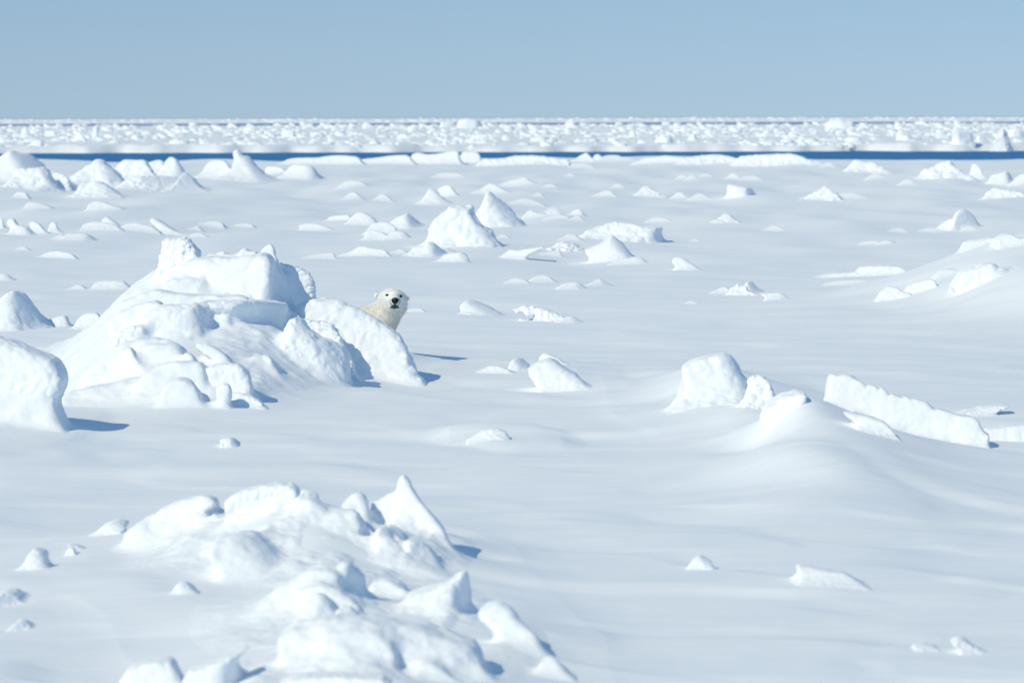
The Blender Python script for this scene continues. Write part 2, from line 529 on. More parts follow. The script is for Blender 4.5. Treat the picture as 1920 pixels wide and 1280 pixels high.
HP_FRONT = patch([(120,1050,.05),(180,1035,.08),(150,1085,.05),(300,1100,.08),(350,1150,.07),(300,1180,.04),(250,1010,.10),(300,995,.18),(350,978,.24),(420,962,.34),(500,950,.45),(570,962,.46),(650,968,.44),(720,990,.34),(800,1028,.2),(870,1062,.09),
   (420,1010,.29),(500,1000,.38),(600,1010,.36),(700,1030,.27),(360,1050,.16),(440,1070,.14),(510,1075,.16),(600,1060,.22),(700,1075,.16),(790,1078,.13),(250,1040,.07),
   (530,1118,.14),(620,1098,.23),(700,1112,.20),(800,1122,.20),(880,1112,.12),(930,1160,.12),
   (580,1145,.22),(650,1178,.24),(665,1215,.25),(760,1180,.18),(880,1190,.15),(960,1185,.14),(1020,1235,.06),
   (500,1200,.15),(620,1240,.22),(750,1240,.18),(900,1250,.12),(420,1250,.1),(700,1300,.24),(850,1300,.14)],
  [(0,1110),(30,1060),(130,1020),(250,990),(380,940),(560,925),(700,940),(850,1000),(960,1070),(1040,1140),(1110,1230),(1160,1330),(950,1420),(600,1440),(350,1380),(250,1290),(260,1220),(180,1140)], c=0.15)

# the ground as one sheet; its far edge is the edge of the near floe
def edge_Y(x):
    u = x / 346 * FPX + 960
    e = np.interp(u, [-4000, -200, 60, 500, 640, 700, 900, 1250, 1450, 1560, 1900, 2600, 6000],
                  [352, 350, 352, 349, 358, 362, 372, 356, 366, 352, 346, 350, 352])
    return e + 5 * pn2(x / 7., x * 0 + 3.3, 30) + 1.5 * pn2(x / 1.7, x * 0 + 1.3, 31)

U = np.concatenate([-np.geomspace(8., .17, 60), np.linspace(-.165, .165, 1150), np.geomspace(.17, 8., 60)])
Yr = np.concatenate([[-40, -12, 3., 8, 14, 19], 28000 / np.linspace(28000 / 22., 28000 / 338., 980), np.linspace(339, 385, 60)])
Yg = Yr[:, None] + 0 * U[None]
Xg = U[None] * np.maximum(Yg, 22)
Zg = gz(Xg, Yg)
over = Yg - edge_Y(Xg)
Zg = np.where(over > 0, np.maximum(-1.4, Zg - over * 1.1 - .25 * np.clip(over * 3, 0, 1)), Zg)
n1, n2 = Yg.shape
I = np.arange(n1 * n2).reshape(n1, n2)
Q = np.stack([I[:-1, :-1], I[:-1, 1:], I[1:, 1:], I[1:, :-1]], -1).reshape(-1, 4)
g = mesh_object('ground', np.stack([Xg, Yg, Zg], -1).reshape(-1, 3), Q, M_GROUND)
tag(g, kind='structure')

# open water of the lead and beyond
mw = bpy.data.materials.new('sea_water'); mw.use_nodes = True
b = mw.node_tree.nodes['Principled BSDF']
b.inputs['Base Color'].default_value = (0.013, 0.15, 0.37, 1)
b.inputs['Roughness'].default_value = 0.45
b.inputs['Specular IOR Level'].default_value = 0.12
nt = mw.node_tree; tn = nt.nodes.new('ShaderNodeTexNoise'); tn.inputs['Scale'].default_value = .35; tn.inputs['Detail'].default_value = 6
ge = nt.nodes.new('ShaderNodeNewGeometry'); nt.links.new(ge.outputs['Position'], tn.inputs['Vector'])
bp = nt.nodes.new('ShaderNodeBump'); bp.inputs['Distance'].default_value = .3; bp.inputs['Strength'].default_value = .6
nt.links.new(tn.outputs['Fac'], bp.inputs['Height']); nt.links.new(bp.outputs[0], b.inputs['Normal'])
w = 26000
o = mesh_object('sea_water', np.array([[-w, 300, -.45], [w, 300, -.45], [w, w, -.45], [-w, w, -.45]]), np.array([[0, 1, 2, 3]]), mw, smooth=False)
tag(o, kind='structure')

# ------------------------------------------------------------------ far floes beyond the lead
rng = np.random.RandomState(3)
def far_floe(name, y0, y1, hw, ny, nx, rel, seed, ragged):
    t = np.linspace(0, 1, ny)
    Y = y0 * (y1 / y0)**t
    Uu = np.linspace(-hw, hw, nx)
    Yy = Y[:, None] + 0 * Uu[None]
    X = Uu[None] * Yy
    # ragged near edge
    sh = ragged * (pn2(X / (y0 * .03), X * 0 + seed, 3) + .5 * pn2(X / (y0 * .008), X * 0 + seed, 4)) * np.clip(1 - t * 3, 0, 1)[:, None]
    Yy = Yy + sh
    s = y0 / 500
    r = np.maximum(0, .65 - 2.2 * np.abs(pn2(X / 26 / s, Yy / 60 / s + seed, 8)))
    zz = .12 + rel * (r * (.5 + .6 * pn2(X / 3.2 / s, Yy / 9 / s, 9)) + .18 * pn2(X / 1.4 / s, Yy / 9 / s, 10) + .22 * np.maximum(0, pn2(X / 60 / s, Yy / 80 / s, 21)))
    zz = np.maximum(zz, .05 + .05 * pn2(X / 5, Yy / 20, 12))
    zz[0] = -1.; zz[-1] = -1.
    n1, n2 = X.shape
    I = np.arange(n1 * n2).reshape(n1, n2)
    Q = np.stack([I[:-1, :-1], I[:-1, 1:], I[1:, 1:], I[1:, :-1]], -1).reshape(-1, 4)
    o = mesh_object(name, np.stack([X, Yy, zz], -1).reshape(-1, 3), Q, M_FAR)
    return tag(o, kind='structure')
far_floe('ice_floe', 480, 1750, .45, 200, 1800, .9, 2., 14)
far_floe('ice_floe', 2750, 14000, .5, 70, 800, 1.1, 5., 90)

def rough_block(seed, w, d, h, kind, res=9):
    """A broken block: a bevelled, noisy box or wedge, built at the origin with its foot at z=0."""
    r = np.random.RandomState(seed)
    bm_v = []; faces = []
    # cube sphere grid
    def facegrid(u, v, wv):
        pass
    idx = {}
    V = []
    def vid(p):
        k = tuple(np.round(p, 5))
        if k not in idx:
            idx[k] = len(V); V.append(p)
        return idx[k]
    L = np.linspace(-1, 1, res)
    for ax in range(3):
        for sg in (-1, 1):
            for i in range(res - 1):
                for j in range(res - 1):
                    c = []
                    for di, dj in ((0, 0), (1, 0), (1, 1), (0, 1)):
                        p = [0, 0, 0]; p[ax] = sg; p[(ax + 1) % 3] = L[i + di]; p[(ax + 2) % 3] = L[j + dj]
                        c.append(vid(tuple(p)))
                    faces.append(c if sg > 0 else c[::-1])
    V = np.array(V, float)
    N = V / np.linalg.norm(V, axis=1)[:, None]
    V = V * .72 + N * .28 * 1.25
    top = (V[:, 2] + 1) / 2
    sh = np.ones(len(V))
    if kind == 'peak':
        sh = 1 - .85 * top; V[:, 0] += r.uniform(-.35, .35) * top
    elif kind == 'block':
        sh = 1 - .18 * top
    elif kind == 'lump':
        V = V * .35 + N * .75; top = (V[:, 2] + 1) / 2
    elif kind == 'slab':
        V[:, 2] += .5 * V[:, 0] * r.choice([-1, 1])
    V[:, 0] *= sh; V[:, 1] *= sh
    q = V * 1.3 + seed * 3.1
    for k_ in range(3):
        V[:, k_] += .22 * pn3(q[:, 0] + 9 * k_, q[:, 1], q[:, 2]) + .12 * pn3(q[:, 0] * 2.3, q[:, 1] * 2.3 + 5 * k_, q[:, 2] * 2.3)
    V = V * [w / 2, d / 2, h / 2 * 1.1] + [0, 0, h * .42]
    a = r.uniform(-.5, .5)
    V[:, :2] = V[:, :2] @ np.array([[math.cos(a), math.sin(a)], [-math.sin(a), math.cos(a)]])
    return V, np.array(faces)

# meshes shared by the far blocks
FARM = {}
for kind in ('block', 'peak', 'lump', 'slab'):
    for j in range(5):
        V, Q = rough_block(20 + j * 7 + len(FARM), 1., 1., 1., kind)
        o = mesh_object('ice_block', V, Q, M_FAR, smooth=(kind == 'lump'))
        FARM[(kind, j)] = o.data
        bpy.data.objects.remove(o)
FARK = list(FARM)

def far_block(px, base_y, wpx, hpx, kind, label, group):
    P = at_z(px, base_y, .05)
    s = P[1] / FPX * .85
    me = FARM[(kind, rng.randint(5))]
    o = bpy.data.objects.new('ice_block', me)
    scene.collection.objects.link(o)
    o.location = (P[0], P[1], -.3 * hpx * s)
    o.scale = (wpx * s, max(wpx * s * .7, hpx * s * .6), hpx * s * 1.45)
    o.rotation_euler = (0, 0, rng.uniform(-.4, .4) + (math.pi if rng.rand() < .3 else 0))
    return tag(o, label, 'ice block', group)

KW = {'block': 'squarish', 'peak': 'pointed', 'lump': 'rounded', 'slab': 'tilted'}
# blocks one can tell apart on the far floe: pixel x, foot y, width, height, kind, label
FB = [
 (70, 288, 26, 16, 'lump', 'rounded white block at the far shore of the lead, above the big snow pyramid'),
 (47, 262, 30, 26, 'peak', 'tall heaped block on the far floe, above the big snow pyramid'),
 (95, 258, 26, 14, 'block', 'squat block on the far floe, second heap right of the picture edge'),
 (108, 244, 20, 14, 'peak', 'small peaked block on the skyline of the left far rubble'),
 (150, 272, 44, 24, 'peak', 'largest heaped block in the left part of the far floe'),
 (178, 262, 16, 24, 'slab', 'narrow upright slab beside the largest left heap on the far floe'),
 (259, 264, 24, 11, 'block', 'low block standing alone right of the left far rubble'),
 (335, 274, 40, 10, 'lump', 'long low mound of snow just above the dark notch of the far shore'),
 (377, 258, 14, 13, 'block', 'small upright block above the dark notch of the far shore'),
 (540, 260, 32, 18, 'block', 'pale square block on the far floe above the leaning fin'),
 (880, 244, 52, 22, 'lump', 'big rounded heap rising to the skyline left of the middle of the far floe'),
 (838, 240, 30, 12, 'block', 'low block beside the big skyline heap'),
 (900, 266, 42, 15, 'block', 'bright wide block below the big skyline heap'),
 (835, 280, 18, 16, 'peak', 'jagged upright block near the far shore, left of the bright wide block'),
 (808, 282, 24, 12, 'block', 'low square block near the far shore beside a jagged upright one'),
 (1012, 268, 36, 12, 'lump', 'low bright mound on the far floe right of the bright wide block'),
 (1090, 276, 30, 10, 'slab', 'low tilted slab near the far shore in the middle'),
 (1070, 240, 40, 18, 'peak', 'skyline heap on the far floe, right of the middle'),
 (1186, 262, 14, 18, 'block', 'narrow upright block on the far floe, right of the middle'),
 (1245, 272, 34, 16, 'lump', 'rounded heap by the far shore above the small square block'),
 (1300, 268, 40, 18, 'peak', 'heaped rubble block above the thin lip of the near floe'),
 (1440, 262, 30, 14, 'block', 'bright block on the far floe above the low lip'),
 (1600, 270, 34, 14, 'lump', 'rounded bright block near the far shore, left of the right group'),
 (1575, 244, 60, 20, 'lump', 'wide heap reaching the skyline in the right part of the far floe'),
 (1705, 268, 46, 12, 'slab', 'long tilted slab near the far shore in the right part'),
 (1767, 262, 24, 10, 'block', 'low block above the shore between tilted slab and big right block'),
 (1806, 282, 46, 30, 'block', 'tallest squarish block at the far shore on the right'),
 (1840, 276, 20, 20, 'block', 'narrower block just right of the tallest squarish far block'),
 (1878, 283, 50, 36, 'peak', 'big wedge shaped block at the far shore near the right picture edge'),
 (1905, 262, 30, 22, 'lump', 'rounded heap behind the big wedge at the right picture edge'),
]
for px, by, w_, h_, kd, lb in FB:
    if by > 270: by = 270 + (by - 270) * .42
    far_block(px, by, w_, h_, kd, lb, 'ice blocks on the floe beyond the open lead')
# smaller blocks of the same rubble
for i in range(210):
    by = 277 - 40 * rng.rand()**.8
    kd = ['block', 'peak', 'lump', 'slab', 'lump'][rng.randint(5)]
    s = .45 + .55 * (by - 234) / 50
    far_block(rng.uniform(-40, 1960), by, rng.uniform(9, 26) * s, rng.uniform(5, 13) * s, kd,
              'small white ice block in the rubble of the floe beyond the open lead', 'small blocks in the far rubble')
# the rest of the rubble reads as one mass
VV, QQ = [], []
nv = 0
base = [rough_block(400 + j, 1., 1., 1., ['block', 'peak', 'lump', 'slab'][j % 4], 4) for j in range(8)]
for i in range(8000):
    if i < 6200:
        Y = 1 / rng.uniform(1 / 1740., 1 / 484.); u = rng.uniform(-.16, .16)
    else:
        Y = 1 / rng.uniform(1 / 9000., 1 / 2800.); u = rng.uniform(-.14, .14)
    dens = pn2(np.array([u * Y / (Y * .028)]), np.array([Y / (Y * .01 + 60)]), 44)[0]
    if dens < rng.uniform(-.7, .3):
        continue
    V, Q = base[rng.randint(8)]
    s = (Y / 800)**.75 * rng.uniform(.4, 1.3)
    h = s * rng.uniform(.5, 1.0) * (1.0 if i < 6200 else .45)
    VV.append(V * [s * 1.6, s * 1.6, h] + [u * Y, Y, -.3 * h]); QQ.append(Q + nv); nv += len(V)
o = mesh_object('ice_rubble', np.concatenate(VV), np.concatenate(QQ), M_FAR, smooth=True)
tag(o, 'white broken ice rubble covering the floes beyond the open lead', 'ice rubble', None, 'stuff')
# ================================================================== THE BIG HUMMOCK (the bear hides behind it)
C4 = lambda p: tr(p, 0, 380, 3.0)
C5 = lambda p: tr(p, 400, 430, 3.6578)
main_slabs = [
 # --- proud blocks
 dict(name='ice_pillar', poly=C4([(872,400),(885,310),(905,300),(903,225),(935,205),(985,212),(1040,205),(1090,245),(1115,290),(1110,330),(1100,420),(1020,470),(880,470)]),
      base=(320, 522), T=.7, a=-.25, b=.15, n=.035, ns=.16, label='upright lump of snow crusted ice at the top left of the hummock'),
 dict(name='ice_block', poly=C4([(1010,352),(1120,318),(1290,322),(1410,308),(1455,300),(1500,318),(1516,360),(1518,470),(1512,575),(1410,580),(1320,560),(1200,560),(1080,520),(960,480),(930,420)]),
      base=(430, 560), T=1.1, a=-.2, b=.55, r=.14, n=.02, ns=.35, label='largest smooth block on the crown of the hummock'),
 dict(name='ice_block', poly=C4([(1470,300),(1500,300),(1530,330),(1570,400),(1610,460),(1650,525),(1675,600),(1580,590),(1500,580),(1490,420)]),
      base=(530, 572), T=.7, a=1.5, b=.1, n=.012, r=.05, dY=-.1),
 dict(name='ice_spire', poly=C4([(1455,285),(1490,250),(1520,235),(1540,262),(1550,330),(1600,420),(1622,475),(1600,470),(1560,420),(1525,350),(1490,310)]),
      base=(536, 545), T=.3, a=-.2, b=.25, n=.012, r=.04, dY=-.15, label='thin pointed spire leaning at the right of the crown'),
 dict(name='ice_slab', poly=C4([(1545,338),(1620,352),(1700,378),(1748,408),(1768,470),(1778,585),(1680,582),(1600,560),(1560,500),(1540,400)]),
      base=(565, 573), T=.35, a=-.1, b=.12, n=.02, ns=.12, r=.07, dY=.15, label='upright slab in the lee of the crown with a blue shadow across it'),
 dict(name='ice_block', poly=C4([(1160,330),(1170,292),(1215,296),(1240,278),(1300,300),(1335,290),(1370,258),(1405,276),(1450,282),(1455,320),(1300,340)]),
      base=(430, 500), T=.4, a=-.1, b=.2, n=.02, r=.05, dY=.25, label='row of small snowy knobs behind the crown'),
 dict(name='ice_block', poly=C4([(1120,575),(1250,560),(1400,556),(1520,578),(1590,600),(1560,700),(1480,722),(1400,705),(1300,682),(1235,650),(1180,605)]),
      base=(470, 612), sink=0, T=.8, a=.12, b=-.12, r=.12, n=.02, ns=.2, side=(450, 572, 442, 612, 1.1), label='overhanging block in the middle of the hummock'),
 dict(name='ice_knob', poly=C4([(1565,655),(1600,606),(1640,622),(1692,668),(1716,712),(1708,748),(1650,760),(1590,745),(1560,700)]),
      base=(548, 628), T=.4, a=-.1, b=.3, n=.03, ns=.09, r=.07, label='rough knob of snow right of the bare blue ice'),
 dict(name='ice_boulder', poly=C4([(780,660),(850,606),(920,588),(1000,592),(1050,586),(1090,578),(1118,600),(1140,640),(1160,700),(1150,745),(1060,770),(960,765),(860,750)]),
      base=(325, 634), T=.9, a=-.05, b=.4, r=.14, n=.025, ns=.3, side=(366, 578, 372, 634, 1.6), label='large rounded boulder of snow left of the middle'),
 dict(name='ice_knob', poly=C4([(636,790),(645,748),(690,718),(735,700),(790,696),(832,702),(836,740),(830,790),(770,815),(690,822),(650,815)]),
      base=(245, 652), T=.5, a=-.1, b=.25, r=.08, n=.02, ns=.12, side=(272, 612, 270, 650, 1.4), label='rounded knob with a crusty rim below the large boulder'),
 dict(name='ice_fin', poly=C4([(640,930),(690,850),(715,822),(735,826),(756,862),(790,912),(822,948),(800,985),(720,990),(650,975)]),
      base=(240, 706), T=.35, a=-.35, b=.25, r=.05, n=.015, label='small sharp fin of snow low on the left flank'),
 dict(name='ice_block', poly=C4([(1140,945),(1200,920),(1320,912),(1372,945),(1402,1000),(1416,1050),(1405,1090),(1330,1090),(1240,1060),(1180,1010)]),
      base=(440, 744), T=.55, a=-.15, b=.3, r=.09, n=.012, ns=.2, label='smooth block at the lower right of the flank casting a blue shadow'),
 dict(name='ice_block', poly=C4([(1290,1075),(1390,1080),(1470,1120),(1490,1142),(1440,1156),(1330,1130),(1280,1110)]),
      base=(465, 764), T=.25, a=-.2, b=.5, r=.04, n=.01, label='low tongue of snow in front of the smooth lower block'),
 dict(name='ice_egg', sink=.05, poly=C4([(1212,1065),(1222,1040),(1250,1018),(1285,1025),(1300,1060),(1298,1100),(1275,1140),(1258,1160),(1240,1145),(1220,1110)]),
      base=(418, 766), T=.24, a=-.1, b=.05, r=.08, n=.006, label='small egg shaped lump balanced on its point at the foot of the flank'),
 dict(name='ice_block', poly=C5([(500,655),(560,630),(640,712),(700,765),(800,800),(880,855),(912,930),(918,1010),(860,1062),(780,1045),(640,1020),(540,962),(470,880),(440,790)]),
      base=(610, 718), T=1.0, a=-.05, b=.45, r=.16, n=.03, ns=.28, side=(586, 636, 622, 716, .8), label='big sloping block at the lower right with a deep blue shadow beside it'),
 dict(name='ice_ridge', poly=C5([(600,640),(640,636),(790,658),(850,722),(885,800),(940,880),(1000,960),(1040,1025),(1110,1090),(1000,1080),(930,1040),(850,960),(760,860),(640,740)]),
      base=(672, 716), T=.4, a=-.35, b=.5, r=.06, n=.025, ns=.12, label='knife edged ridge of rough snow running down to the right'),
 dict(name='ice_slab', poly=C5([(540,560),(600,525),(700,497),(820,500),(950,545),(1050,600),(1200,690),(1300,762),(1385,850),(1436,900),(1428,945),(1300,968),(1000,985),(880,900),(740,780),(600,660)]),
      base=(700, 694), dY=-.6, sink=.25, T=.55, a=-.12, b=.65, r=.14, n=.03, ns=.3, label='long tapering slab that the bear looks over'),
 dict(name='ice_knob', poly=C4([(1430,872),(1500,858),(1536,888),(1540,935),(1480,930),(1440,905)]), base=(497, 690), T=.25, r=.05, n=.01, a=-.1,
      label='small lump alone on the smooth snow between the larger blocks'),
 # --- drifted in, one surface with the mound
 dict(merge=True, poly=[(378,572),(420,572),(425,612),(378,612)], base=(400, 610), T=.5, a=-.1, b=1.0, k=.14, r=.05),
 dict(merge=True, poly=[(262,716),(322,710),(336,748),(265,750)], base=(300, 748), T=.5, a=-.1, b=1.0, k=.14, r=.06),
 dict(merge=True, poly=[(110,742),(180,730),(240,716),(300,712),(350,735),(340,760),(250,758),(130,750)], base=(240, 757), T=.7, a=-.1, b=1.5, k=.16, r=.08),
 dict(merge=True, poly=[(150,700),(190,668),(240,640),(300,640),(330,660),(290,690),(220,706)], base=(230, 704), T=.6, a=-.1, b=1.1, k=.08, r=.05),
 dict(merge=True, poly=C4([(940,440),(1040,432),(1130,428),(1172,460),(1240,530),(1100,545),(960,520),(900,480)]), base=(350, 560), T=.6, a=-.05, b=.5, k=.08, r=.06, side=(376, 523, 392, 557, 1.2)),
 dict(merge=True, poly=C4([(640,575),(740,535),(880,497),(960,517),(1110,530),(1250,531),(1350,530),(1392,550),(1360,590),(1240,585),(1080,580),(900,600),(720,640),(640,640)]), base=(330, 590), T=.7, a=-.05, b=.7, k=.06, r=.05),
 dict(merge=True, poly=C4([(600,670),(700,602),(860,558),(900,590),(850,640),(800,680),(700,730),(610,720)]), base=(240, 625), T=.6, a=-.1, b=.5, k=.1, r=.1),
 dict(merge=True, poly=C4([(430,1000),(470,950),(530,912),(565,940),(590,980),(580,1020),(440,1020)]), base=(165, 722), T=.4, a=-.1, b=.5, k=.1, r=.06),
 dict(merge=True, poly=C4([(780,1000),(850,940),(940,908),(1040,905),(1112,905),(1132,935),(1150,1010),(1195,1080),(1235,1150),(1195,1160),(1110,1090),(980,1040),(840,1030)]), base=(360, 748), T=.5, a=-.1, b=.5, k=.05, r=.06),
 dict(merge=True, poly=C4([(900,1050),(970,1000),(1060,1008),(1100,1055),(1142,1110),(1150,1145),(1000,1145),(900,1110)]), base=(345, 762), T=.5, a=-.05, b=.6, k=.05, r=.06),
 dict(merge=True, poly=C4([(1010,905),(1018,862),(1050,840),(1085,870),(1112,905),(1080,930),(1020,930)]), base=(354, 690), T=.3, a=-.1, b=.3, k=.06, r=.05),
 dict(merge=True, poly=C4([(755,840),(840,802),(960,798),(1020,830),(1036,875),(1000,915),(860,920),(780,900)]), base=(300, 688), T=.45, a=-.05, b=.4, k=.07, r=.06, side=(333,652,340,676,1.)),
 dict(merge=True, poly=C4([(1090,800),(1150,795),(1200,820),(1280,870),(1340,905),(1300,920),(1200,880),(1120,850)]), base=(400, 690), T=.3, a=-.1, b=.6, k=.06, r=.04),
]

hummock('ice_hummock', 'largest hummock of snow covered ice blocks, with the polar bear looking out from behind it', 'ice hummock',
  HP_BIG,
  main_slabs, (.026, .042, .026), Hn=.035)

# ================================================================== LEFT EDGE BLOCKS
hummock('ice_hummock', 'big overhanging ice block cut off by the left edge, beside the bear hummock', 'ice hummock',
  HP_LEFT,
  [dict(name='ice_block', poly=[(-170,620),(-60,628),(0,643),(12,646),(50,662),(86,676),(101,689),(109,705),(112,717),(108,735),(98,750),(60,762),(0,770),(-40,772),(-170,775)], base=(40, 796), sink=0, T=1.0, a=-.1, b=.35, r=.16, n=.02, ns=.3, label='thick rounded cap of snow over the undercut block'),
   dict(merge=True, poly=[(-170,745),(0,745),(60,742),(92,742),(97,760),(104,778),(122,795),(130,812),(60,815),(-170,815)], base=(40, 800), T=.9, a=.0, b=.5, r=.08, k=.1, dY=.0)],
  (.024, .04, .024), Hn=.01)

# ================================================================== FOREGROUND HUMMOCK
F0 = lambda p: tr(p, 0, 860, 3.0)
F1 = lambda p: tr(p, 480, 860, 3.0)
fg = [
 dict(name='ice_slab', poly=F0([(775,375),(870,305),(1000,250),(1120,220),(1182,232),(1218,262),(1145,310),(1090,350),(980,385),(850,405)]), base=(335,992), T=.35, a=-.15, b=.6, n=.01, r=.05, label='smooth white slab lying on the left of the foreground crest'),
 dict(merge=True, k=.11, name='ice_block', poly=F0([(688,490),(700,440),(745,400),(792,368),(850,392),(925,402),(905,460),(800,500),(720,500)]), base=(265,1027), T=.4, a=-.25, b=0.75, n=.01, r=.05, side=(263,985,275,1025,.5), label='three sided lump in front of the smooth white slab'),
 dict(name='ice_slab', poly=F0([(1250,260),(1290,225),(1370,187),(1440,168),(1500,157),(1590,150),(1645,156),(1672,182),(1684,240),(1682,310),(1600,310),(1520,290),(1440,290),(1300,320)]), base=(495,962), T=.45, a=-.1, b=.05, n=.012, ns=.1, r=.05, label='curved slab with a grooved upright face on the foreground crest'),
 dict(name='ice_curl', poly=F1([(240,300),(246,200),(320,188),(338,208),(322,228),(332,262),(380,290),(300,310)]), base=(580,958), T=.18, a=.8, b=.0, n=.008, r=.02, label='small hooked curl of shaded ice on the crest'),
 dict(merge=True, k=.11, name='ice_knob', poly=F1([(490,270),(510,235),(545,203),(588,203),(622,255),(642,300),(560,320),(480,310)]), base=(665,970), T=.25, a=-.2, b=0.75, n=.01, r=.04, side=(676,928,690,960,.9), label='round knob of snow left of the tall peak'),
 dict(merge=True, k=.11, name='ice_knob', poly=F1([(240,300),(250,255),(300,240),(370,280),(400,310),(480,300),(560,300),(600,330),(560,360),(420,350),(300,330)]), base=(610,982), T=.25, a=-.1, b=0.85, n=.012, r=.04),
 dict(name='ice_peak', poly=F1([(780,205),(793,148),(820,115),(862,147),(882,200),(930,268),(1000,350),(1070,425),(1120,488),(1172,532),(1120,560),(1000,480),(900,420),(820,390),(790,330)]), base=(790,1005), T=.22, a=-.25, b=.5, n=.012, r=.05, label='tall thin triangular peak of the foreground hummock'),
 dict(merge=True, k=.11, name='ice_slab', poly=F1([(645,262),(700,240),(785,205),(815,280),(826,370),(760,360),(700,310)]), base=(735,985), T=.2, a=-.25, b=0.80, n=.012, r=.04, label='low wing of snow at the left side of the tall peak'),
 dict(merge=True, k=.11, name='ice_chunk', poly=F1([(668,470),(690,435),(735,440),(790,480),(840,535),(855,565),(790,560),(700,510)]), base=(735,1048), T=.18, a=-.1, b=0.95, n=.01, r=.03, side=(720,1005,750,1040,.5), label='small chunk in the shaded gully below the peak'),
 dict(merge=True, k=.11, name='ice_chunk', poly=F1([(720,405),(760,400),(800,430),(810,470),(770,475),(735,440)]), base=(742,1020), T=.15, a=1.1, b=0.65, n=.008, r=.02),
 dict(merge=True, k=.11, name='ice_chunk', poly=F1([(850,480),(920,470),(990,520),(1010,570),(930,560),(870,530)]), base=(795,1052), T=.15, a=.7, b=0.65, n=.012, r=.02),
 dict(name='ice_block', poly=F1([(440,625),(480,600),(520,600),(560,640),(602,692),(580,740),(500,755),(440,720)]), base=(655,1112), T=.25, a=-.05, b=.3, n=.012, r=.04, side=(655,1060,650,1100,1.3), label='lump with a dark blue lee side in the second row'),
 dict(merge=True, k=.11, name='ice_block', poly=F1([(300,700),(320,650),(370,635),(425,640),(445,690),(430,730),(330,740)]), base=(605,1108), T=.25, a=-.2, b=0.75, n=.01, r=.04, label='bright lump at the left of the second row'),
 dict(name='ice_block', poly=F1([(820,860),(850,790),(900,768),(1000,740),(1100,692),(1165,655),(1192,672),(1202,740),(1204,822),(1150,862),(1000,872)]), base=(835,1150), T=.35, a=-.15, b=.3, n=.014, r=.05, side=(868,1085,852,1148,1.6), label='wedge shaped block with a blue end face at the right of the second row'),
 dict(merge=True, k=.11, name='ice_boulder', poly=F1([(235,900),(285,830),(330,795),(375,797),(420,838),(462,900),(440,945),(330,960),(260,950)]), base=(590,1178), T=.35, a=-.1, b=0.80, n=.012, r=.07, side=(604,1127,620,1170,.9), label='rounded boulder of snow in the third row'),
 dict(merge=True, k=.11, name='ice_ridge', poly=F1([(1250,900),(1330,852),(1395,858),(1480,925),(1560,995),(1640,1072),(1700,1108),(1620,1110),(1500,1070),(1380,1010),(1280,960)]), base=(965,1215), T=.25, a=-.25, b=1.05, n=.014, r=.05, label='tapering ridge at the right end of the foreground hummock'),
 dict(merge=True, k=.11, name='ice_chunk', poly=F1([(1590,1165),(1650,1118),(1700,1145),(1790,1222),(1760,1240),(1660,1210)]), base=(1045,1272), T=.2, a=-.2, b=0.95, n=.01, r=.03, label='small bright tip of snow below the right end ridge'),
 dict(merge=True, poly=F1([(30,800),(120,735),(240,680),(330,650),(400,640),(450,700),(400,740),(280,770),(130,810)]), base=(560,1128), T=.4, a=-.2, b=.8, k=.04, r=.04),
 dict(merge=True, poly=F1([(220,775),(290,735),(400,725),(470,760),(560,800),(460,830),(320,810)]), base=(600,1140), T=.3, a=-.1, b=.6, k=.04, r=.04),
 dict(merge=True, poly=F1([(640,710),(740,690),(820,720),(850,750),(780,775),(680,750)]), base=(735,1120), T=.25, a=-.1, b=.5, k=.04, r=.03),
 dict(merge=True, poly=F1([(440,870),(520,840),(570,880),(640,930),(600,960),(500,930)]), base=(665,1180), T=.25, a=.5, b=.4, k=.05, r=.03),
 dict(merge=True, poly=F1([(920,1180),(980,1150),(1060,1190),(1130,1240),(1000,1240)]), base=(820,1275), T=.25, a=-.1, b=.7, k=.05, r=.03),
 dict(merge=True, poly=F0([(1180,500),(1300,460),(1400,455),(1460,500),(1560,590),(1640,650),(1500,680),(1300,640),(1150,560)]), base=(460,1085), T=.6, a=.1, b=.8, k=.08, r=.06, side=(445,1010,500,1075,.9)),
 dict(merge=True, poly=[(600,1200),(640,1188),(700,1190),(740,1215),(740,1245),(600,1245)], base=(665, 1240), T=.5, a=-.1, b=1.1, k=.1, r=.04),
 dict(merge=True, poly=F1([(560,1010),(560,960),(680,950),(900,985),(1100,1040),(1250,1100),(1300,1180),(1100,1160),(800,1120),(600,1080)]), base=(780,1262), T=.6, a=.1, b=1.0, k=.1, r=.06),
 dict(merge=True, poly=F1([(100,1040),(240,960),(420,925),(520,960),(560,1030),(400,1080),(150,1090)]), base=(600,1235), T=.5, a=-.2, b=1.0, k=.08, r=.05),
]
hummock('ice_hummock', 'nearest hummock low in the foreground, its crest ending in a thin triangular peak', 'ice hummock',
  HP_FRONT,
  fg, (.014, .022, .014), Hn=.03, fil=.16)

# ================================================================== SINGLE BLOCKS AND DRIFTED LUMPS ON THE NEAR FLOE
def block(label, poly, cat='ice block', skirt=.12, name=None, group=None, **kw):
    SEED[0] += 1.37
    s = Slab(poly, name=name or cat.replace(' ', '_'), **kw)
    o = build_slab(s, None, skirt=skirt, seed=SEED[0])
    c = Vector(((s.lo[0] + s.hi[0]) / 2, s.Y, s.zb))
    o.data.transform(Matrix.Translation(-c)); o.location = c
    return tag(o, label, cat, group)

C6 = lambda p: tr(p, 1280, 380, 2.6672)
R3 = lambda p: tr(p, 1380, 640, 3.5556)
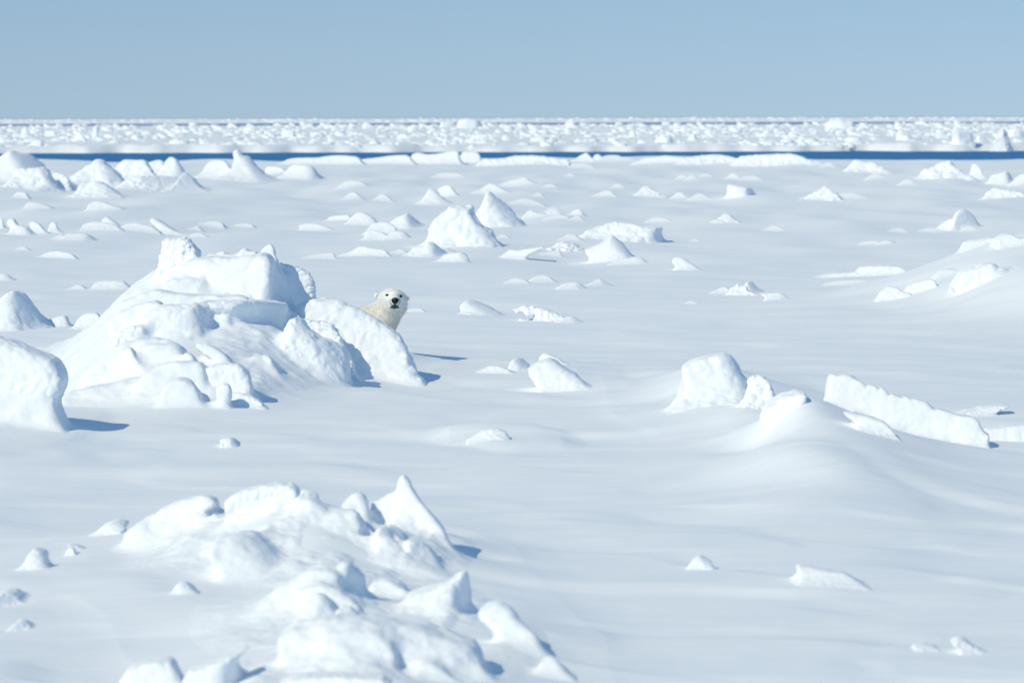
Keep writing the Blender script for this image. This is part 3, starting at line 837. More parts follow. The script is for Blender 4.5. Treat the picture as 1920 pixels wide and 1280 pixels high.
# near right group
block('smooth round shouldered block on the drift, left one of a touching pair', C6([(5,860),(12,830),(60,800),(160,775),(238,766),(275,810),(305,870),(335,925),(350,985),(330,1010),(240,1010),(120,1000),(30,960)]),
      T=.7, a=-.05, b=.45, r=.09, n=.02, ns=.3, side=(1372, 668, 1402, 760, 1.3), base=(1360, 757), skirt=.16)
block('smaller upright block leaning on its larger neighbour, right one of a touching pair', C6([(335,900),(345,875),(400,868),(430,890),(452,940),(468,1010),(440,1040),(380,1030),(340,1010)]),
      T=.4, a=-.2, b=.2, r=.07, n=.02, ns=.15, base=(1432, 768), skirt=.16)
block('long upright slab with a scalloped, serrated top edge behind the big drift', R3([(600,470),(625,340),(640,252),(662,238),(700,246),(740,238),(790,245),(830,272),(862,292),(884,318),(905,305),(945,312),(965,330),(985,322),(1015,342),(1035,372),(1050,362),(1090,372),(1125,385),(1150,378),(1180,400),(1200,394),(1245,405),(1280,412),(1305,436),(1330,460),(1370,462),(1440,482),(1500,502),(1560,505),(1610,525),(1650,560),(1695,592),(1660,640),(1600,665),(1400,680),(1230,675),(1000,640),(850,600),(700,540)]),
      cat='ice slab', T=.4, a=-.12, b=.3, r=.05, n=.009, ns=.2, cr=False, smooth=1, sink=.06, base=(1780, 828), skirt=.06, dY=-.1)
block('thin lip of snow in front of the serrated slab', R3([(740,500),(800,492),(880,510),(960,535),(1050,580),(1120,615),(1180,650),(1100,660),(950,610),(800,545)]), cat='snow lip', T=.5, a=-.1, b=1.1, r=.04, n=.01, sink=.7, base=(1690, 822), skirt=.06, dY=-.3)
block('flat slab of snow cut by the right edge, at the foot of the serrated slab', R3([(1650,640),(1675,602),(1780,577),(1900,565),(2100,550),(2100,620),(1900,640),(1800,650),(1700,660)]), cat='ice slab', T=.5, a=-.1, b=.6, r=.04, base=(1860, 826), skirt=False)
block('thin cracked plate of snow lying above the serrated slab', R3([(1465,496),(1540,478),(1620,462),(1640,448),(1720,437),(1800,436),(1850,442),(1740,462),(1640,482),(1540,496)]), cat='ice slab', T=.5, a=-.05, b=1.2, r=.02, n=.006, base=(1850, 779), skirt=.2)
block('steep bright end wall of the big drift on the right', R3([(175,660),(188,560),(215,470),(300,402),(420,352),(480,362),(470,420),(420,470),(400,560),(340,610),(250,640)]), cat='snow wall', T=1.0, a=-.35, b=.45, r=.08, n=.02, ns=.3, base=(1440, 822), skirt=False, dY=.15)
block('small rounded block at the left edge with a grey shaded side', C4([(-90,600),(0,540),(35,512),(62,500),(108,530),(160,592),(195,655),(150,700),(60,715),(-90,720)]), T=.8, a=-.1, b=.35, side=(22,548,30,610,1.3), n=.03, skirt=.15)
_W = 'second third fourth fifth sixth seventh eighth ninth tenth eleventh twelfth thirteenth fourteenth fifteenth sixteenth seventeenth eighteenth nineteenth'.split()
_U = 'first second third fourth fifth sixth seventh eighth ninth'.split()
ORD = ['leftmost'] + [w + ' from left' for w in _W + ['twentieth'] + ['twenty-' + u for u in _U] + ['thirtieth'] + ['thirty-' + u for u in _U] + ['fortieth'] + ['forty-' + u for u in _U]]
def cluster(place, group, items):
    """items: (shape words or full label, polygon in full-frame pixels, keyword overrides)"""
    items = sorted(items, key=lambda t: sum(p[0] for p in t[1]) / len(t[1]))
    for i, (sh, poly, kw) in enumerate(items):
        kw = dict(kw)
        noun = kw.pop('noun', 'snow lump')
        full = kw.pop('full', False)
        hp = max(p[1] for p in poly) - min(p[1] for p in poly)
        if hp < 40: kw['b'] = kw.get('b', .45 if noun != 'snow lump' else (1.1 if hp < 22 else .8)) + .25
        kw.setdefault('skirt', .25 if hp < 20 else .16 if hp < 34 else .08)
        if 'ridge by the lead' in place and hp > 14: kw['skirt'] = .24
        if noun == 'snow lump': kw.setdefault('b', 1.1 if hp < 22 else .8)
        if hp < 12:
            kw['skirt'] = .45; kw['b'] = 1.5; kw.setdefault('smooth', 2)
        lab = sh if full else '%s %s, %s %s' % (sh, noun, ORD[i], place)
        if len(lab.split()) > 16: print('LONG', lab)
        block(lab, poly, cat=noun, group=group, **kw)

S = dict
K = lambda p: tr(p, 0, 270, 4.8)
K1 = lambda p: tr(p, 0, 180, 3.0)
IB = dict(noun='ice block')
cluster('in the ridge by the lead', 'rubble ridge at the upper left by the lead', [
 ('tall white snow pyramid cut by the left picture edge, dark water behind it', K([(-90,230),(-30,150),(0,112),(40,85),(80,60),(135,88),(200,98),(235,118),(275,165),(312,212),(300,300),(240,330),(20,335),(-90,340)]), S(full=True, noun='ice block', side=(20, 283.5, 43, 318, 1.6), n=.03, T=1.8, b=.35)),
 ('broken', K([(110,260),(170,228),(250,225),(370,212),(412,250),(430,300),(462,400),(390,420),(260,410),(190,360)]), S(noun='ice block', side=(78,318,92,352,1.0), n=.08)),
 ('bright cracked', K([(410,300),(430,262),(520,258),(590,295),(605,350),(580,400),(480,420),(430,360)]), S(noun='ice block', n=.07)),
 ('tiny', K([(585,372),(600,340),(640,335),(662,362),(668,395),(600,402)]), S(noun='ice block', side=(137,340,137,352,1.))),
 ('wide peaked', K([(630,330),(700,270),(760,218),(810,190),(832,150),(900,148),(960,200),(1012,250),(1052,312),(1040,370),(900,360),(760,360),(660,350)]), S(noun='ice block', n=.09, side=(190,302,212,345,.8))),
 ('flat topped', K([(1022,262),(1030,210),(1062,168),(1110,142),(1200,145),(1292,150),(1330,215),(1300,320),(1160,330),(1060,300)]), S(noun='ice block', n=.07)),
 ('squat', K([(1335,200),(1345,160),(1440,142),(1482,195),(1455,300),(1340,300)]), S(noun='ice block', n=.05)),
 ('rounded upright', K([(1470,250),(1488,160),(1512,128),(1545,118),(1592,150),(1622,250),(1600,330),(1500,330)]), S(noun='ice block', n=.04, side=(329,300,334,335,.7))),
 ('long low', K([(1110,350),(1200,310),(1300,285),(1400,300),(1590,300),(1640,380),(1720,430),(1500,440),(1360,415),(1200,380)]), S(noun='snow drift', n=.08, side=(268,335,285,362,.8))),
 ('gently sloping', K([(700,360),(880,335),(960,390),(1050,465),(960,492),(740,460)]), S(noun='snow drift', side=(186,345,214,372,.7), n=.05)),
 ('grey shaded', K([(1600,330),(1650,245),(1722,310),(1752,420),(1640,432)]), S(noun='ice block', a=.9)),
 ('low bright', K([(120,455),(150,432),(230,436),(255,482),(150,492)]), {}),
 ('thin low', K([(220,540),(290,530),(380,560),(440,580),(300,580)]), {}),
 ('small flat', K([(780,560),(830,518),(900,520),(990,560),(1090,580),(1000,600),(820,590)]), {}),
 ('wide square', K1([(1145,450),(1155,395),(1180,365),(1250,358),(1282,395),(1290,440),(1250,465)]), S(noun='ice block', n=.03)),
 ('leaning fin of ice standing up against the dark water at the lead', K1([(1308,320),(1330,302),(1352,335),(1370,345),(1388,342),(1402,370),(1422,415),(1452,465),(1462,492),(1380,480),(1352,440),(1328,370)]), S(full=True, noun='ice block', T=1.0, side=(452,291,474,322,1.2))),
 ('low flat', K1([(1488,420),(1500,395),(1580,402),(1602,432),(1540,440)]), S(noun='ice block')),
 ('square with a blue end', K1([(1595,462),(1622,400),(1660,385),(1740,392),(1768,420),(1762,460),(1680,470)]), S(noun='ice block', side=(583,310,586,334,1.3))),
])
K2 = lambda p: tr(p, 640, 180, 3.0)
K3 = lambda p: tr(p, 1280, 180, 3.0)
cluster('on the near lip of the lead', 'blocks along the lip of the near floe', [
 ('thin level', K1([(1590,372),(1620,358),(1700,352),(1780,352),(1850,338),(1925,335),(2020,345),(2026,375),(1900,385),(1700,385)]), S(noun='snow slab', T=3)),
 ('long low', K2([(105,375),(115,360),(200,350),(290,335),(385,334),(400,380),(250,385)]), S(noun='snow slab', T=3)),
 ('broad humped', K2([(385,380),(390,335),(425,318),(480,332),(540,328),(590,318),(650,308),(664,330),(660,378),(500,385)]), S(noun='ice block', T=3)),
 ('bright square', K2([(664,372),(672,318),(720,314),(772,320),(784,352),(778,378),(720,382)]), S(noun='ice block', T=2)),
 ('long shallow', K2([(775,375),(800,352),(860,358),(930,352),(960,340),(1040,336),(1110,340),(1200,350),(1285,362),(1260,380),(900,385)]), S(noun='snow slab', T=3, n=.06)),
 ('pointed', K2([(1310,372),(1340,342),(1362,330),(1382,318),(1402,345),(1410,375)]), S(noun='ice block', T=1.2)),
 ('small upright', K2([(1410,370),(1425,338),(1446,326),(1465,345),(1468,370)]), S(noun='ice block', T=1)),
 ('low broken', K2([(1465,372),(1480,340),(1560,338),(1575,355),(1620,352),(1640,372)]), S(noun='ice block', T=2)),
 ('rounded low', K2([(1650,378),(1700,352),(1780,345),(1830,335),(1880,345),(1935,350),(1960,380)]), S(noun='ice block', T=2)),
 ('thin fallen', K2([(1300,395),(1340,382),(1400,392),(1415,412),(1350,408)]), S(noun='snow slab')),
 ('long ridged', K3([(0,380),(20,350),(80,342),(160,332),(240,336),(300,352),(310,380),(150,388)]), S(noun='snow slab', T=3, n=.06)),
 ('high smooth', K3([(300,380),(320,345),(400,335),(500,330),(600,325),(650,332),(700,352),(745,372),(700,388),(500,392)]), S(noun='snow slab', T=3, n=.05)),
])
B = lambda p: tr(p, 0, 400, 4.0)
cluster('in the rubble row at left behind the hummock', 'rubble row at the left behind the hummock', [
 ('half hidden', B([(-60,120),(-30,50),(0,38),(18,60),(15,112)]), {}),
 ('leaning', B([(35,75),(58,42),(95,48),(112,85),(160,100),(202,120),(218,150),(190,165),(130,148),(80,115)]), S(noun='ice slab', side=(52,428,54,441,1.2))),
 ('bright sloping', B([(205,80),(230,62),(252,62),(300,90),(345,135),(330,155),(270,148),(230,112)]), S(noun='ice slab')),
 ('hooked', B([(355,92),(370,72),(392,64),(412,80),(425,120),(455,150),(400,150),(370,125)]), {}),
 ('tiny square', B([(420,190),(425,172),(465,168),(485,188),(470,198)]), S(noun='ice block')),
 ('long flat', B([(495,178),(505,160),(560,163),(630,160),(660,182),(650,205),(540,202)]), S(noun='ice slab', side=(160,440,161,451,1.2), b=.25)),
 ('broad low', B([(610,92),(640,76),(700,66),(760,72),(860,90),(900,125),(760,132),(640,128)]), {}),
 ('small peaked', B([(748,60),(765,38),(790,26),(840,58),(885,90),(912,112),(860,118),(800,92)]), S(side=(198,407,224,427,.7))),
 ('bright rounded', B([(885,130),(910,105),(945,82),(1010,72),(1080,90),(1150,105),(1190,132),(1050,140)]), {}),
 ('thin slanting', B([(1105,65),(1125,45),(1145,38),(1240,92),(1330,130),(1430,155),(1440,168),(1330,165),(1210,125)]), S(noun='snow ridge', side=(286,409,330,432,.5))),
 ('tiny bright', B([(1430,170),(1450,152),(1510,152),(1535,172),(1500,180)]), {}),
 ('thin level', B([(1515,98),(1560,75),(1595,66),(1645,72),(1668,92),(1600,104)]), {}),
 ('small faint', B([(1440,130),(1465,105),(1480,98),(1500,130)]), {}),
 ('low faint', B([(1780,98),(1800,84),(1860,82),(1900,100),(1850,108)]), {}),
])
cluster('on the flat snow left of the hummock', 'lumps on the flat snow left of the hummock', [
 ('low ridge', B([(690,548),(710,525),(740,512),(800,510),(870,508),(925,512),(968,560),(880,572),(760,565)]), S(side=(230,529,241,540,.8))),
 ('tiny rounded', B([(540,568),(560,548),(580,540),(615,560),(600,572)]), {}),
 ('smooth grey sided', B([(-40,500),(-10,462),(15,455),(45,460),(88,498),(50,506)]), S(side=(8,514,16,524,1.))),
 ('tiny flat', B([(130,270),(150,258),(185,256),(205,272),(160,278)]), {}),
 ('pointed', C4([(235,672),(280,655),(345,636),(372,645),(382,680),(340,698),(280,690)]), S(noun='ice block', side=(122,593,126,610,1.2))),
 ('wide faint', B([(290,330),(340,300),(400,285),(470,288),(540,310),(560,325),(440,335)]), S(noun='snow drift')),
 ('rounded pair', C4([(415,700),(430,650),(480,625),(540,622),(560,650),(540,690),(470,712)]), S(noun='ice block')),
])
C = lambda p: tr(p, 560, 380, 4.0)
cluster('in the rubble behind the bear', 'rubble around the white dome behind the bear', [
 ('flat topped', C([(215,138),(228,112),(260,102),(370,92),(388,112),(360,130),(290,140)]), S(noun='ice slab')),
 ('rounded', C([(375,155),(385,120),(410,95),(435,78),(480,74),(530,98),(565,130),(588,158),(500,170),(420,168)]), S(side=(691,402,702,420,.7))),
 ('broad faint', C([(495,210),(530,175),(580,155),(645,148),(700,165),(730,195),(710,225),(620,235)]), {}),
 ('sharp peaked', C([(680,160),(730,118),(775,98),(812,82),(845,110),(888,158),(892,190),(840,200),(760,190),(700,185)]), S(noun='ice block', side=(762.5,400,770,428,1.6), T=1.2)),
 ('low bright', C([(495,238),(510,208),(580,212),(645,235),(655,262),(620,275),(540,262)]), {}),
 ('small knobbed', C([(650,265),(690,225),(740,212),(780,222),(808,250),(780,268),(700,275)]), S(side=(755,434,760,446,1.))),
 ('great white dome of snow, tallest of the rubble behind the bear', C([(945,285),(965,225),(990,180),(1020,125),(1060,90),(1105,60),(1118,28),(1150,22),(1200,30),(1250,42),(1298,38),(1305,85),(1345,150),(1405,210),(1462,228),(1485,280),(1450,322),(1320,330),(1240,310),(1040,290)]), S(full=True, noun='ice block', side=(884,391,910,432,1.3), n=.09, T=1.6, b=.55)),
 ('flat tongue', C([(1030,280),(1060,258),(1150,245),(1235,250),(1272,290),(1272,325),(1180,325),(1090,305)]), S(noun='ice slab', side=(874,443,878,460,1.))),
 ('second white cone of snow, right behind the great dome', [(886,412),(894,398),(903,388),(906,374),(915,362),(926,368),(942,381),(962,396),(982,410),(990,418),(960,424),(930,426),(900,424)], S(full=True, noun='ice block', side=(918,364,946,420,.9), n=.07, T=1.4)),
 ('tiny bright', C([(1685,98),(1710,70),(1745,58),(1785,85),(1845,92),(1850,110),(1760,112)]), {}),
 ('small knobbed', C([(1865,95),(1880,60),(1920,50),(1965,80),(1940,102)]), {}),
 ('long flat', C([(325,400),(400,368),(432,350),(442,334),(480,330),(560,348),(652,358),(655,382),(520,400),(420,402)]), S(noun='ice slab')),
 ('tiny flat', C([(715,380),(740,360),(775,354),(808,378),(770,384)]), {}),
 ('blocky blue ended', C([(810,385),(850,350),(880,335),(945,328),(950,305),(975,298),(1005,305),(1035,330),(1080,372),(1065,405),(980,408),(880,400)]), S(noun='ice block', side=(812,456,813,481,1.5))),
 ('bright low', C([(1055,438),(1090,400),(1120,385),(1180,378),(1230,372),(1268,408),(1230,432),(1140,446)]), S(noun='ice block', side=(866,474,872,486,.9))),
 ('tiny shaded', C([(1080,378),(1095,348),(1120,352),(1150,382)]), S(a=.8)),
 ('slim wedge shaped', C([(1530,410),(1560,380),(1592,354),(1640,362),(1710,352),(1835,332),(1840,342),(1740,382),(1600,422)]), S(noun='ice slab', T=.8)),
 ('small flat', C([(1580,605),(1600,578),(1640,572),(1700,592),(1680,608)]), {}),
 ('small rounded', C([(1755,585),(1785,558),(1860,548),(1888,588),(1830,598)]), {}),
 ('long low', C([(-10,180),(40,158),(120,160),(180,175),(240,195),(235,210),(120,205)]), {}),
 ('thin level', C([(50,418),(120,398),(250,382),(262,395),(180,412),(100,422)]), {}),
 ('thin bright', C([(1830,395),(1880,378),(1950,365),(1960,375),(1900,398)]), {}),
 ('tiny snowy', C([(1500,262),(1525,242),(1560,255),(1555,270)]), {}),
])
# further back, above the dome
E = lambda p: tr(p, 640, 180, 3.0)
cluster('on the open snow behind the white dome', 'lumps on the open snow behind the white dome', [
 ('thin bright', E([(-10,505),(20,485),(90,482),(125,502),(60,512)]), {}),
 ('small rough', E([(20,575),(35,548),(80,540),(115,572),(80,582)]), S(side=(670,361,675,371,1.))),
 ('small peaked', E([(185,588),(210,560),(235,552),(262,570),(282,592),(230,596)]), {}),
 ('pale humped', E([(450,600),(470,560),(495,520),(530,530),(560,570),(600,608),(520,612)]), S(side=(808,355,830,380,.7))),
 ('bright wedge', E([(525,545),(560,515),(605,498),(635,530),(640,560),(570,565)]), S(noun='ice block')),
 ('flat rough', E([(740,540),(800,515),(840,490),(880,505),(945,540),(870,552)]), {}),
 ('low pale', E([(890,510),(940,485),(1000,470),(1035,455),(1070,500),(1000,512)]), {}),
 ('tiny white', E([(1098,572),(1102,548),(1120,548),(1124,572)]), {}),
 ('tiny block like', E([(1150,518),(1160,500),(1195,498),(1205,518)]), {}),
 ('wide faint', E([(980,610),(1010,588),(1060,585),(1130,612),(1060,620)]), {}),
 ('flat broken', E([(530,460),(550,440),(600,438),(660,442),(670,460),(600,466)]), {}),
 ('small faint', E([(1270,455),(1280,440),(1300,440),(1305,456)]), {}),
])
D = lambda p: tr(p, 1000, 320, 4.0)
cluster('on the mid distance flat snow', 'lumps and blocks on the flat snow of the middle distance', [
 ('white cube shaped block standing alone on the flat snow, blue on its right', D([(1458,190),(1462,115),(1475,105),(1540,118),(1618,130),(1652,140),(1668,158),(1640,185),(1610,206),(1480,205)]), S(full=True, noun='ice block', side=(1404.5,352,1403,372,2.2), b=.1, a=-.1, T=1.2, n=.02, skirt=.08)),
 ('tiny flat', D([(88,128),(105,106),(150,103),(165,126)]), {}),
 ('tiny upright', D([(20,200),(25,175),(48,172),(58,202)]), {}),
 ('tiny bright', D([(605,132),(618,103),(655,104),(672,132)]), {}),
 ('wide peaked', D([(460,192),(500,168),(540,150),(585,150),(615,192),(560,200)]), {}),
 ('low ridged', D([(780,178),(815,138),(835,118),(870,116),(900,142),(940,165),(975,200),(900,200),(840,190)]), S(n=.04)),
 ('tiny dark sided', D([(955,208),(975,186),(1000,190),(1015,210)]), S(side=(1247,367,1248,372,1.))),
 ('small blocky', D([(1052,200),(1075,168),(1125,162),(1150,202),(1100,212)]), {}),
 ('small rounded', D([(1200,215),(1235,182),(1270,180),(1295,215),(1250,224)]), {}),
 ('faint tiny', D([(1095,65),(1112,34),(1138,42),(1145,66)]), {}),
 ('faint pale', D([(1165,68),(1180,38),(1200,38),(1215,66)]), {}),
 ('pale tiny', D([(1265,48),(1285,24),(1325,34),(1330,48)]), {}),
 ('rounded bright', D([(1460,70),(1480,28),(1520,20),(1545,50),(1540,72)]), {}),
 ('thin bright', D([(1570,68),(1600,44),(1660,44),(1700,66),(1640,76)]), {}),
 ('bright rounded', D([(110,325),(120,288),(160,282),(190,298),(195,325)]), {}),
 ('square topped', D([(275,330),(300,305),(330,290),(372,294),(378,335),(320,342)]), S(noun='ice block', side=(1091,394,1091,404,1.))),
 ('tiny low', D([(300,378),(315,350),(345,345),(358,376)]), {}),
 ('thin level', D([(90,358),(150,342),(230,338),(260,356),(180,364)]), {}),
 ('flat pale', D([(870,382),(900,362),(960,358),(1010,378),(940,388)]), {}),
 ('knobbed', D([(1370,382),(1410,355),(1435,330),(1462,322),(1490,345),(1520,378),(1460,390)]), S(n=.03)),
 ('long flat topped slab of ice with a dark blue right end', D([(385,505),(410,470),(450,452),(525,432),(555,402),(620,395),(700,403),(740,400),(800,422),(880,428),(962,428),(975,440),(965,480),(950,520),(900,522),(700,515),(520,530),(440,522)]), S(full=True, noun='ice slab', side=(1235.5,427,1230,448,2.2), b=.6, T=1.4, n=.04)),
 ('white cap like', D([(232,525),(250,495),(275,484),(315,490),(325,525)]), {}),
 ('rough', D([(140,590),(175,555),(215,535),(265,542),(300,552),(335,560),(395,598),(300,610),(200,608)]), S(n=.05, side=(1060,455,1070,470,.6))),
 ('pointed snow cone with a straight shaded right slope', D([(380,610),(460,580),(555,532),(585,505),(605,498),(640,520),(700,580),(775,642),(760,665),(650,678),(500,665)]), S(full=True, noun='snow cone', side=(1152,446,1176,482,1.6), n=.02, T=1.6, b=.7, r=.06)),
 ('thin tapering', D([(585,708),(640,680),(700,662),(790,648),(832,670),(800,690),(680,702)]), S(side=(1203,483,1207,492,1.))),
 ('smooth curved', D([(1040,690),(1062,662),(1085,652),(1135,658),(1200,708),(1258,748),(1150,735),(1080,715)]), S(noun='snow drift', side=(1275,482,1310,505,.6), b=.8)),
 ('small flat topped', D([(5,822),(40,795),(108,793),(130,830),(60,838)]), {}),
 ('flat cracked', D([(215,875),(255,850),(335,846),(355,870),(300,888)]), S(side=(1083,532,1083,541,1.))),
 ('tiny peaked', D([(450,858),(480,835),(510,818),(545,856),(500,865)]), S(side=(1127,524,1129,535,1.))),
 ('grey sided triangular', D([(1570,890),(1600,850),(1615,832),(1660,842),(1725,908),(1690,925),(1600,920)]), S(noun='ice block', side=(1403,529,1411,550,1.5))),
 ('small bright', D([(1345,912),(1400,888),(1440,872),(1465,890),(1465,915),(1400,922)]), {}),
 ('bright jagged', D([(1465,912),(1500,875),(1560,850),(1600,870),(1650,925),(1560,935)]), S(noun='ice block', n=.04)),
 ('flat snowy', D([(1700,925),(1780,920),(1870,916),(1912,958),(1830,965),(1740,945)]), S(side=(1468,550,1471,560,1.))),
 ('tiny isolated', D([(1160,996),(1185,975),(1222,994),(1190,1000)]), {}),
 ('low sunlit', D([(-20,1052),(10,1030),(65,1028),(100,1052),(40,1066)]), {}),
 ('soft', D([(100,1085),(140,1062),(190,1062),(240,1090),(170,1096)]), {}),
 ('dark ended', D([(225,1128),(260,1105),(298,1100),(330,1138),(270,1142)]), S(side=(1075,597,1078,604,1.3))),
 ('minute', D([(1185,530),(1205,515),(1240,525),(1220,534)]), {}),
 ('dim rounded', D([(1755,450),(1790,422),(1830,418),(1870,445),(1810,456)]), {}),
])
X = lambda p: tr(p, 1500, 280, 4.5714)
cluster('in the rubble at the upper right', 'rubble at the upper right behind the flat snow', [
 ('long hummocky', X([(430,150),(470,105),(520,88),(555,105),(590,115),(630,102),(700,148),(740,175),(800,215),(700,215),(560,200),(460,190)]), S(noun='snow drift', n=.06, side=(1654,305,1675,326,.8))),
 ('leaning', X([(1045,215),(1060,180),(1092,162),(1120,200),(1145,242),(1085,248)]), S(noun='ice block')),
 ('broad jagged', X([(1115,215),(1130,165),(1200,130),(1250,118),(1292,100),(1340,145),(1400,185),(1475,242),(1380,255),(1200,250)]), S(noun='ice block', n=.09)),
 ('upright egg shaped block of bright ice near the right end of the lead', X([(1476,250),(1480,170),(1495,132),(1515,122),(1545,145),(1568,180),(1570,240),(1540,262),(1500,264)]), S(full=True, noun='ice block', T=.9)),
 ('sloping', X([(1640,260),(1670,215),(1740,205),(1790,186),(1825,225),(1845,290),(1800,310),(1700,300)]), S(noun='ice block', side=(1892,320,1893,346,1.8))),
 ('flat heaped', X([(1600,395),(1640,350),(1690,335),(1780,345),(1850,365),(1905,390),(1880,415),(1700,412)]), S(noun='snow drift', n=.06)),
 ('rounded', X([(1840,290),(1870,245),(1920,210),(1990,225),(2010,290),(1930,300)]), S(noun='ice block')),
 ('wide peaked', X([(70,430),(100,395),(145,365),(195,345),(215,322),(245,325),(290,365),(340,388),(330,425),(200,440)]), S(noun='snow drift', n=.06)),
 ('low trailing', X([(320,425),(345,398),(380,388),(440,382),(480,398),(550,418),(450,430)]), {}),
 ('tiny', X([(895,310),(905,278),(930,264),(955,275),(960,310)]), {}),
 ('small rounded', X([(600,255),(620,225),(660,216),(695,240),(680,256)]), {}),
 ('small bright', X([(220,155),(232,125),(255,118),(275,140),(265,158)]), {}),
 ('faint knobbed', X([(110,145),(130,112),(160,105),(190,140)]), {}),
 ('grey shaded dome', X([(1280,660),(1320,590),(1370,530),(1420,512),(1480,545),(1530,595),(1580,655),(1500,690),(1380,690)]), S(noun='snow drift', a=.7, b=.5, side=(1814,395,1830,425,.5))),
 ('bright domed', X([(1180,690),(1215,655),(1262,618),(1312,595),(1362,618),(1412,668),(1380,695),(1280,700)]), S(noun='ice block')),
 ('thin low', X([(1040,708),(1090,684),(1150,680),(1190,698),(1130,712)]), {}),
 ('flat bright', X([(790,706),(820,688),(870,682),(915,704),(850,714)]), {}),
 ('thin level', X([(520,810),(580,792),(650,792),(672,808),(600,816)]), {}),
 ('thin dark ended', X([(680,808),(720,792),(785,788),(806,808),(740,816)]), S(side=(1670,453,1672,458,1.))),
 ('small snowy', X([(1415,695),(1435,668),(1475,664),(1508,690),(1460,700)]), {}),
])
cluster('on the swell at the right edge', 'crest blocks on the snow swell at the right edge', [
 ('long overhanging', X([(1390,875),(1402,845),(1432,815),(1500,785),(1560,780),(1630,768),(1690,768),(1700,790),(1640,810),(1560,830),(1460,870)]), S(noun='ice slab', T=1., skirt=.1, sink=.7, b=1.0)),
 ('bright', X([(1690,795),(1740,755),(1800,732),(1850,738),(1880,765),(1990,775),(2060,790),(2060,830),(1850,830),(1740,825)]), S(noun='ice slab', T=1., skirt=.1, sink=.7, b=1.0)),
 ('flat topped snow slab lying alone in front of the right swell', C6([(685,372),(740,360),(870,355),(890,335),(905,322),(1000,318),(1085,320),(1120,342),(1100,362),(900,368),(760,378)]), S(full=True, noun='ice slab', T=.8)),
 ('thin', C6([(715,410),(760,398),(860,394),(930,402),(840,412)]), {}),
 ('rounded', C6([(955,488),(1000,448),(1035,424),(1080,426),(1100,445),(1160,462),(1100,485),(1020,494)]), S(skirt=.05)),
 ('knobbed', C6([(1095,455),(1130,420),(1170,402),(1240,384),(1272,394),(1275,430),(1240,448),(1170,440)]), S(noun='ice block', skirt=.05)),
 ('large fluted', C6([(1350,400),(1400,365),(1450,340),(1510,318),(1562,306),(1600,330),(1700,338),(1780,360),(1780,400),(1600,400),(1480,428),(1430,425)]), S(noun='ice slab', T=1., n=.03, skirt=.05, side=(1872,500,1890,530,.7))),
 ('tiny', C6([(1275,362),(1295,346),(1335,344),(1352,360),(1310,368)]), {}),
])
# ---- near and middle snow between the hummocks
cluster('on smooth snow right of the bear', 'lumps on the smooth snow right of the bear', [
 ('streamlined grey backed', tr([(660,595),(685,570),(715,553),(770,568),(850,610),(905,640),(840,632),(760,622)], 640, 380, 3.0), S(noun='snow drift', side=(874,566,930,596,1.2), T=.8, r=.03)),
 ('low', tr([(960,615),(1010,590),(1050,582),(1150,600),(1220,625),(1300,650),(1325,668),(1250,662),(1080,630)], 640, 380, 3.0), S(noun='snow drift', side=(1076,598,1079,604,1.), n=.03)),
 ('flat bright', tr([(370,612),(385,600),(440,598),(460,610),(420,616)], 640, 380, 3.0), {}),
 ('small shaded', tr([(940,918),(965,882),(1000,876),(1030,890),(1055,922),(1010,942)], 640, 380, 3.0), S(noun='ice block', side=(968,675,978,692,1.5))),
 ('thin snow capped', tr([(1110,885),(1130,855),(1155,850),(1210,872),(1275,902),(1230,910),(1150,905)], 640, 380, 3.0), S(noun='ice slab', side=(1044,664,1064,682,.8))),
 ('bright leaf shaped', tr([(1040,965),(1100,915),(1160,895),(1190,898),(1250,935),(1330,985),(1440,1035),(1380,1050),(1240,1045),(1120,1010)], 640, 380, 3.0), S(noun='snow drift', side=(1034,678,1100,722,.7), T=.8, b=.9, skirt=.06)),
 ('thin crescent', tr([(780,950),(820,925),(870,918),(930,935),(960,958),(880,962)], 640, 380, 3.0), S(noun='snow drift')),
 ('small bright', [(878,822),(900,810),(932,804),(952,814),(945,824),(905,828)], S(side=(930,804,946,822,.7))),
])
block('small dark ended lump at the foot of the slope below the bear hummock', tr([(430,995),(480,975),(530,968),(575,990),(618,1050),(570,1055),(500,1035),(450,1020)], 320, 620, 4.8), cat='snow lump', side=(434,822,438,836,1.6), T=.3)
block('small pyramid of snow at the far left of the foreground', F0([(95,620),(140,560),(180,512),(205,520),(235,535),(252,568),(240,605),(160,628)]), cat='ice block', side=(73,1036,80,1062,1.4), T=.3)
block('tiny lump beside a thin shaded rim in the left foreground', F0([(365,545),(370,515),(395,500),(418,510),(420,545)]), cat='snow lump', T=.15)
block('thin dark rim of snow in the left foreground', F0([(370,490),(390,480),(440,490),(500,512),(440,508)]), cat='snow crust', T=.2, a=.5)
block('sloping lump with a dark cap behind the left foreground pyramid', F0([(480,440),(560,395),(620,362),(660,358),(700,375),(690,400),(600,420)]), cat='snow lump', side=(210,980,228,992,1.2), T=.35, b=.6)
block('small rounded lump alone on the smooth foreground snow at left', F0([(955,752),(985,715),(1015,700),(1050,705),(1115,742),(1060,760)]), cat='snow lump', T=.22, side=(343,1096,358,1110,1.))
block('grey shaded mound cut by the left picture edge in the foreground', F0([(-60,830),(-20,770),(20,755),(80,770),(130,808),(60,830)]), cat='snow lump', T=.5, a=.8, b=.5)
block('short dark ridge low at the left picture edge', F0([(30,958),(80,930),(110,910),(150,925),(195,960),(120,965)]), cat='snow lump', T=.2, a=.7, b=.5)
block('bright slab rising from the bottom picture edge', F0([(640,1290),(690,1215),(780,1175),(860,1158),(945,1152),(965,1185),(1000,1250),(1020,1320),(800,1340)]), cat='ice slab', T=.4, base=(290,1300), side=(318,1245,336,1290,.7), b=.5, r=.04)
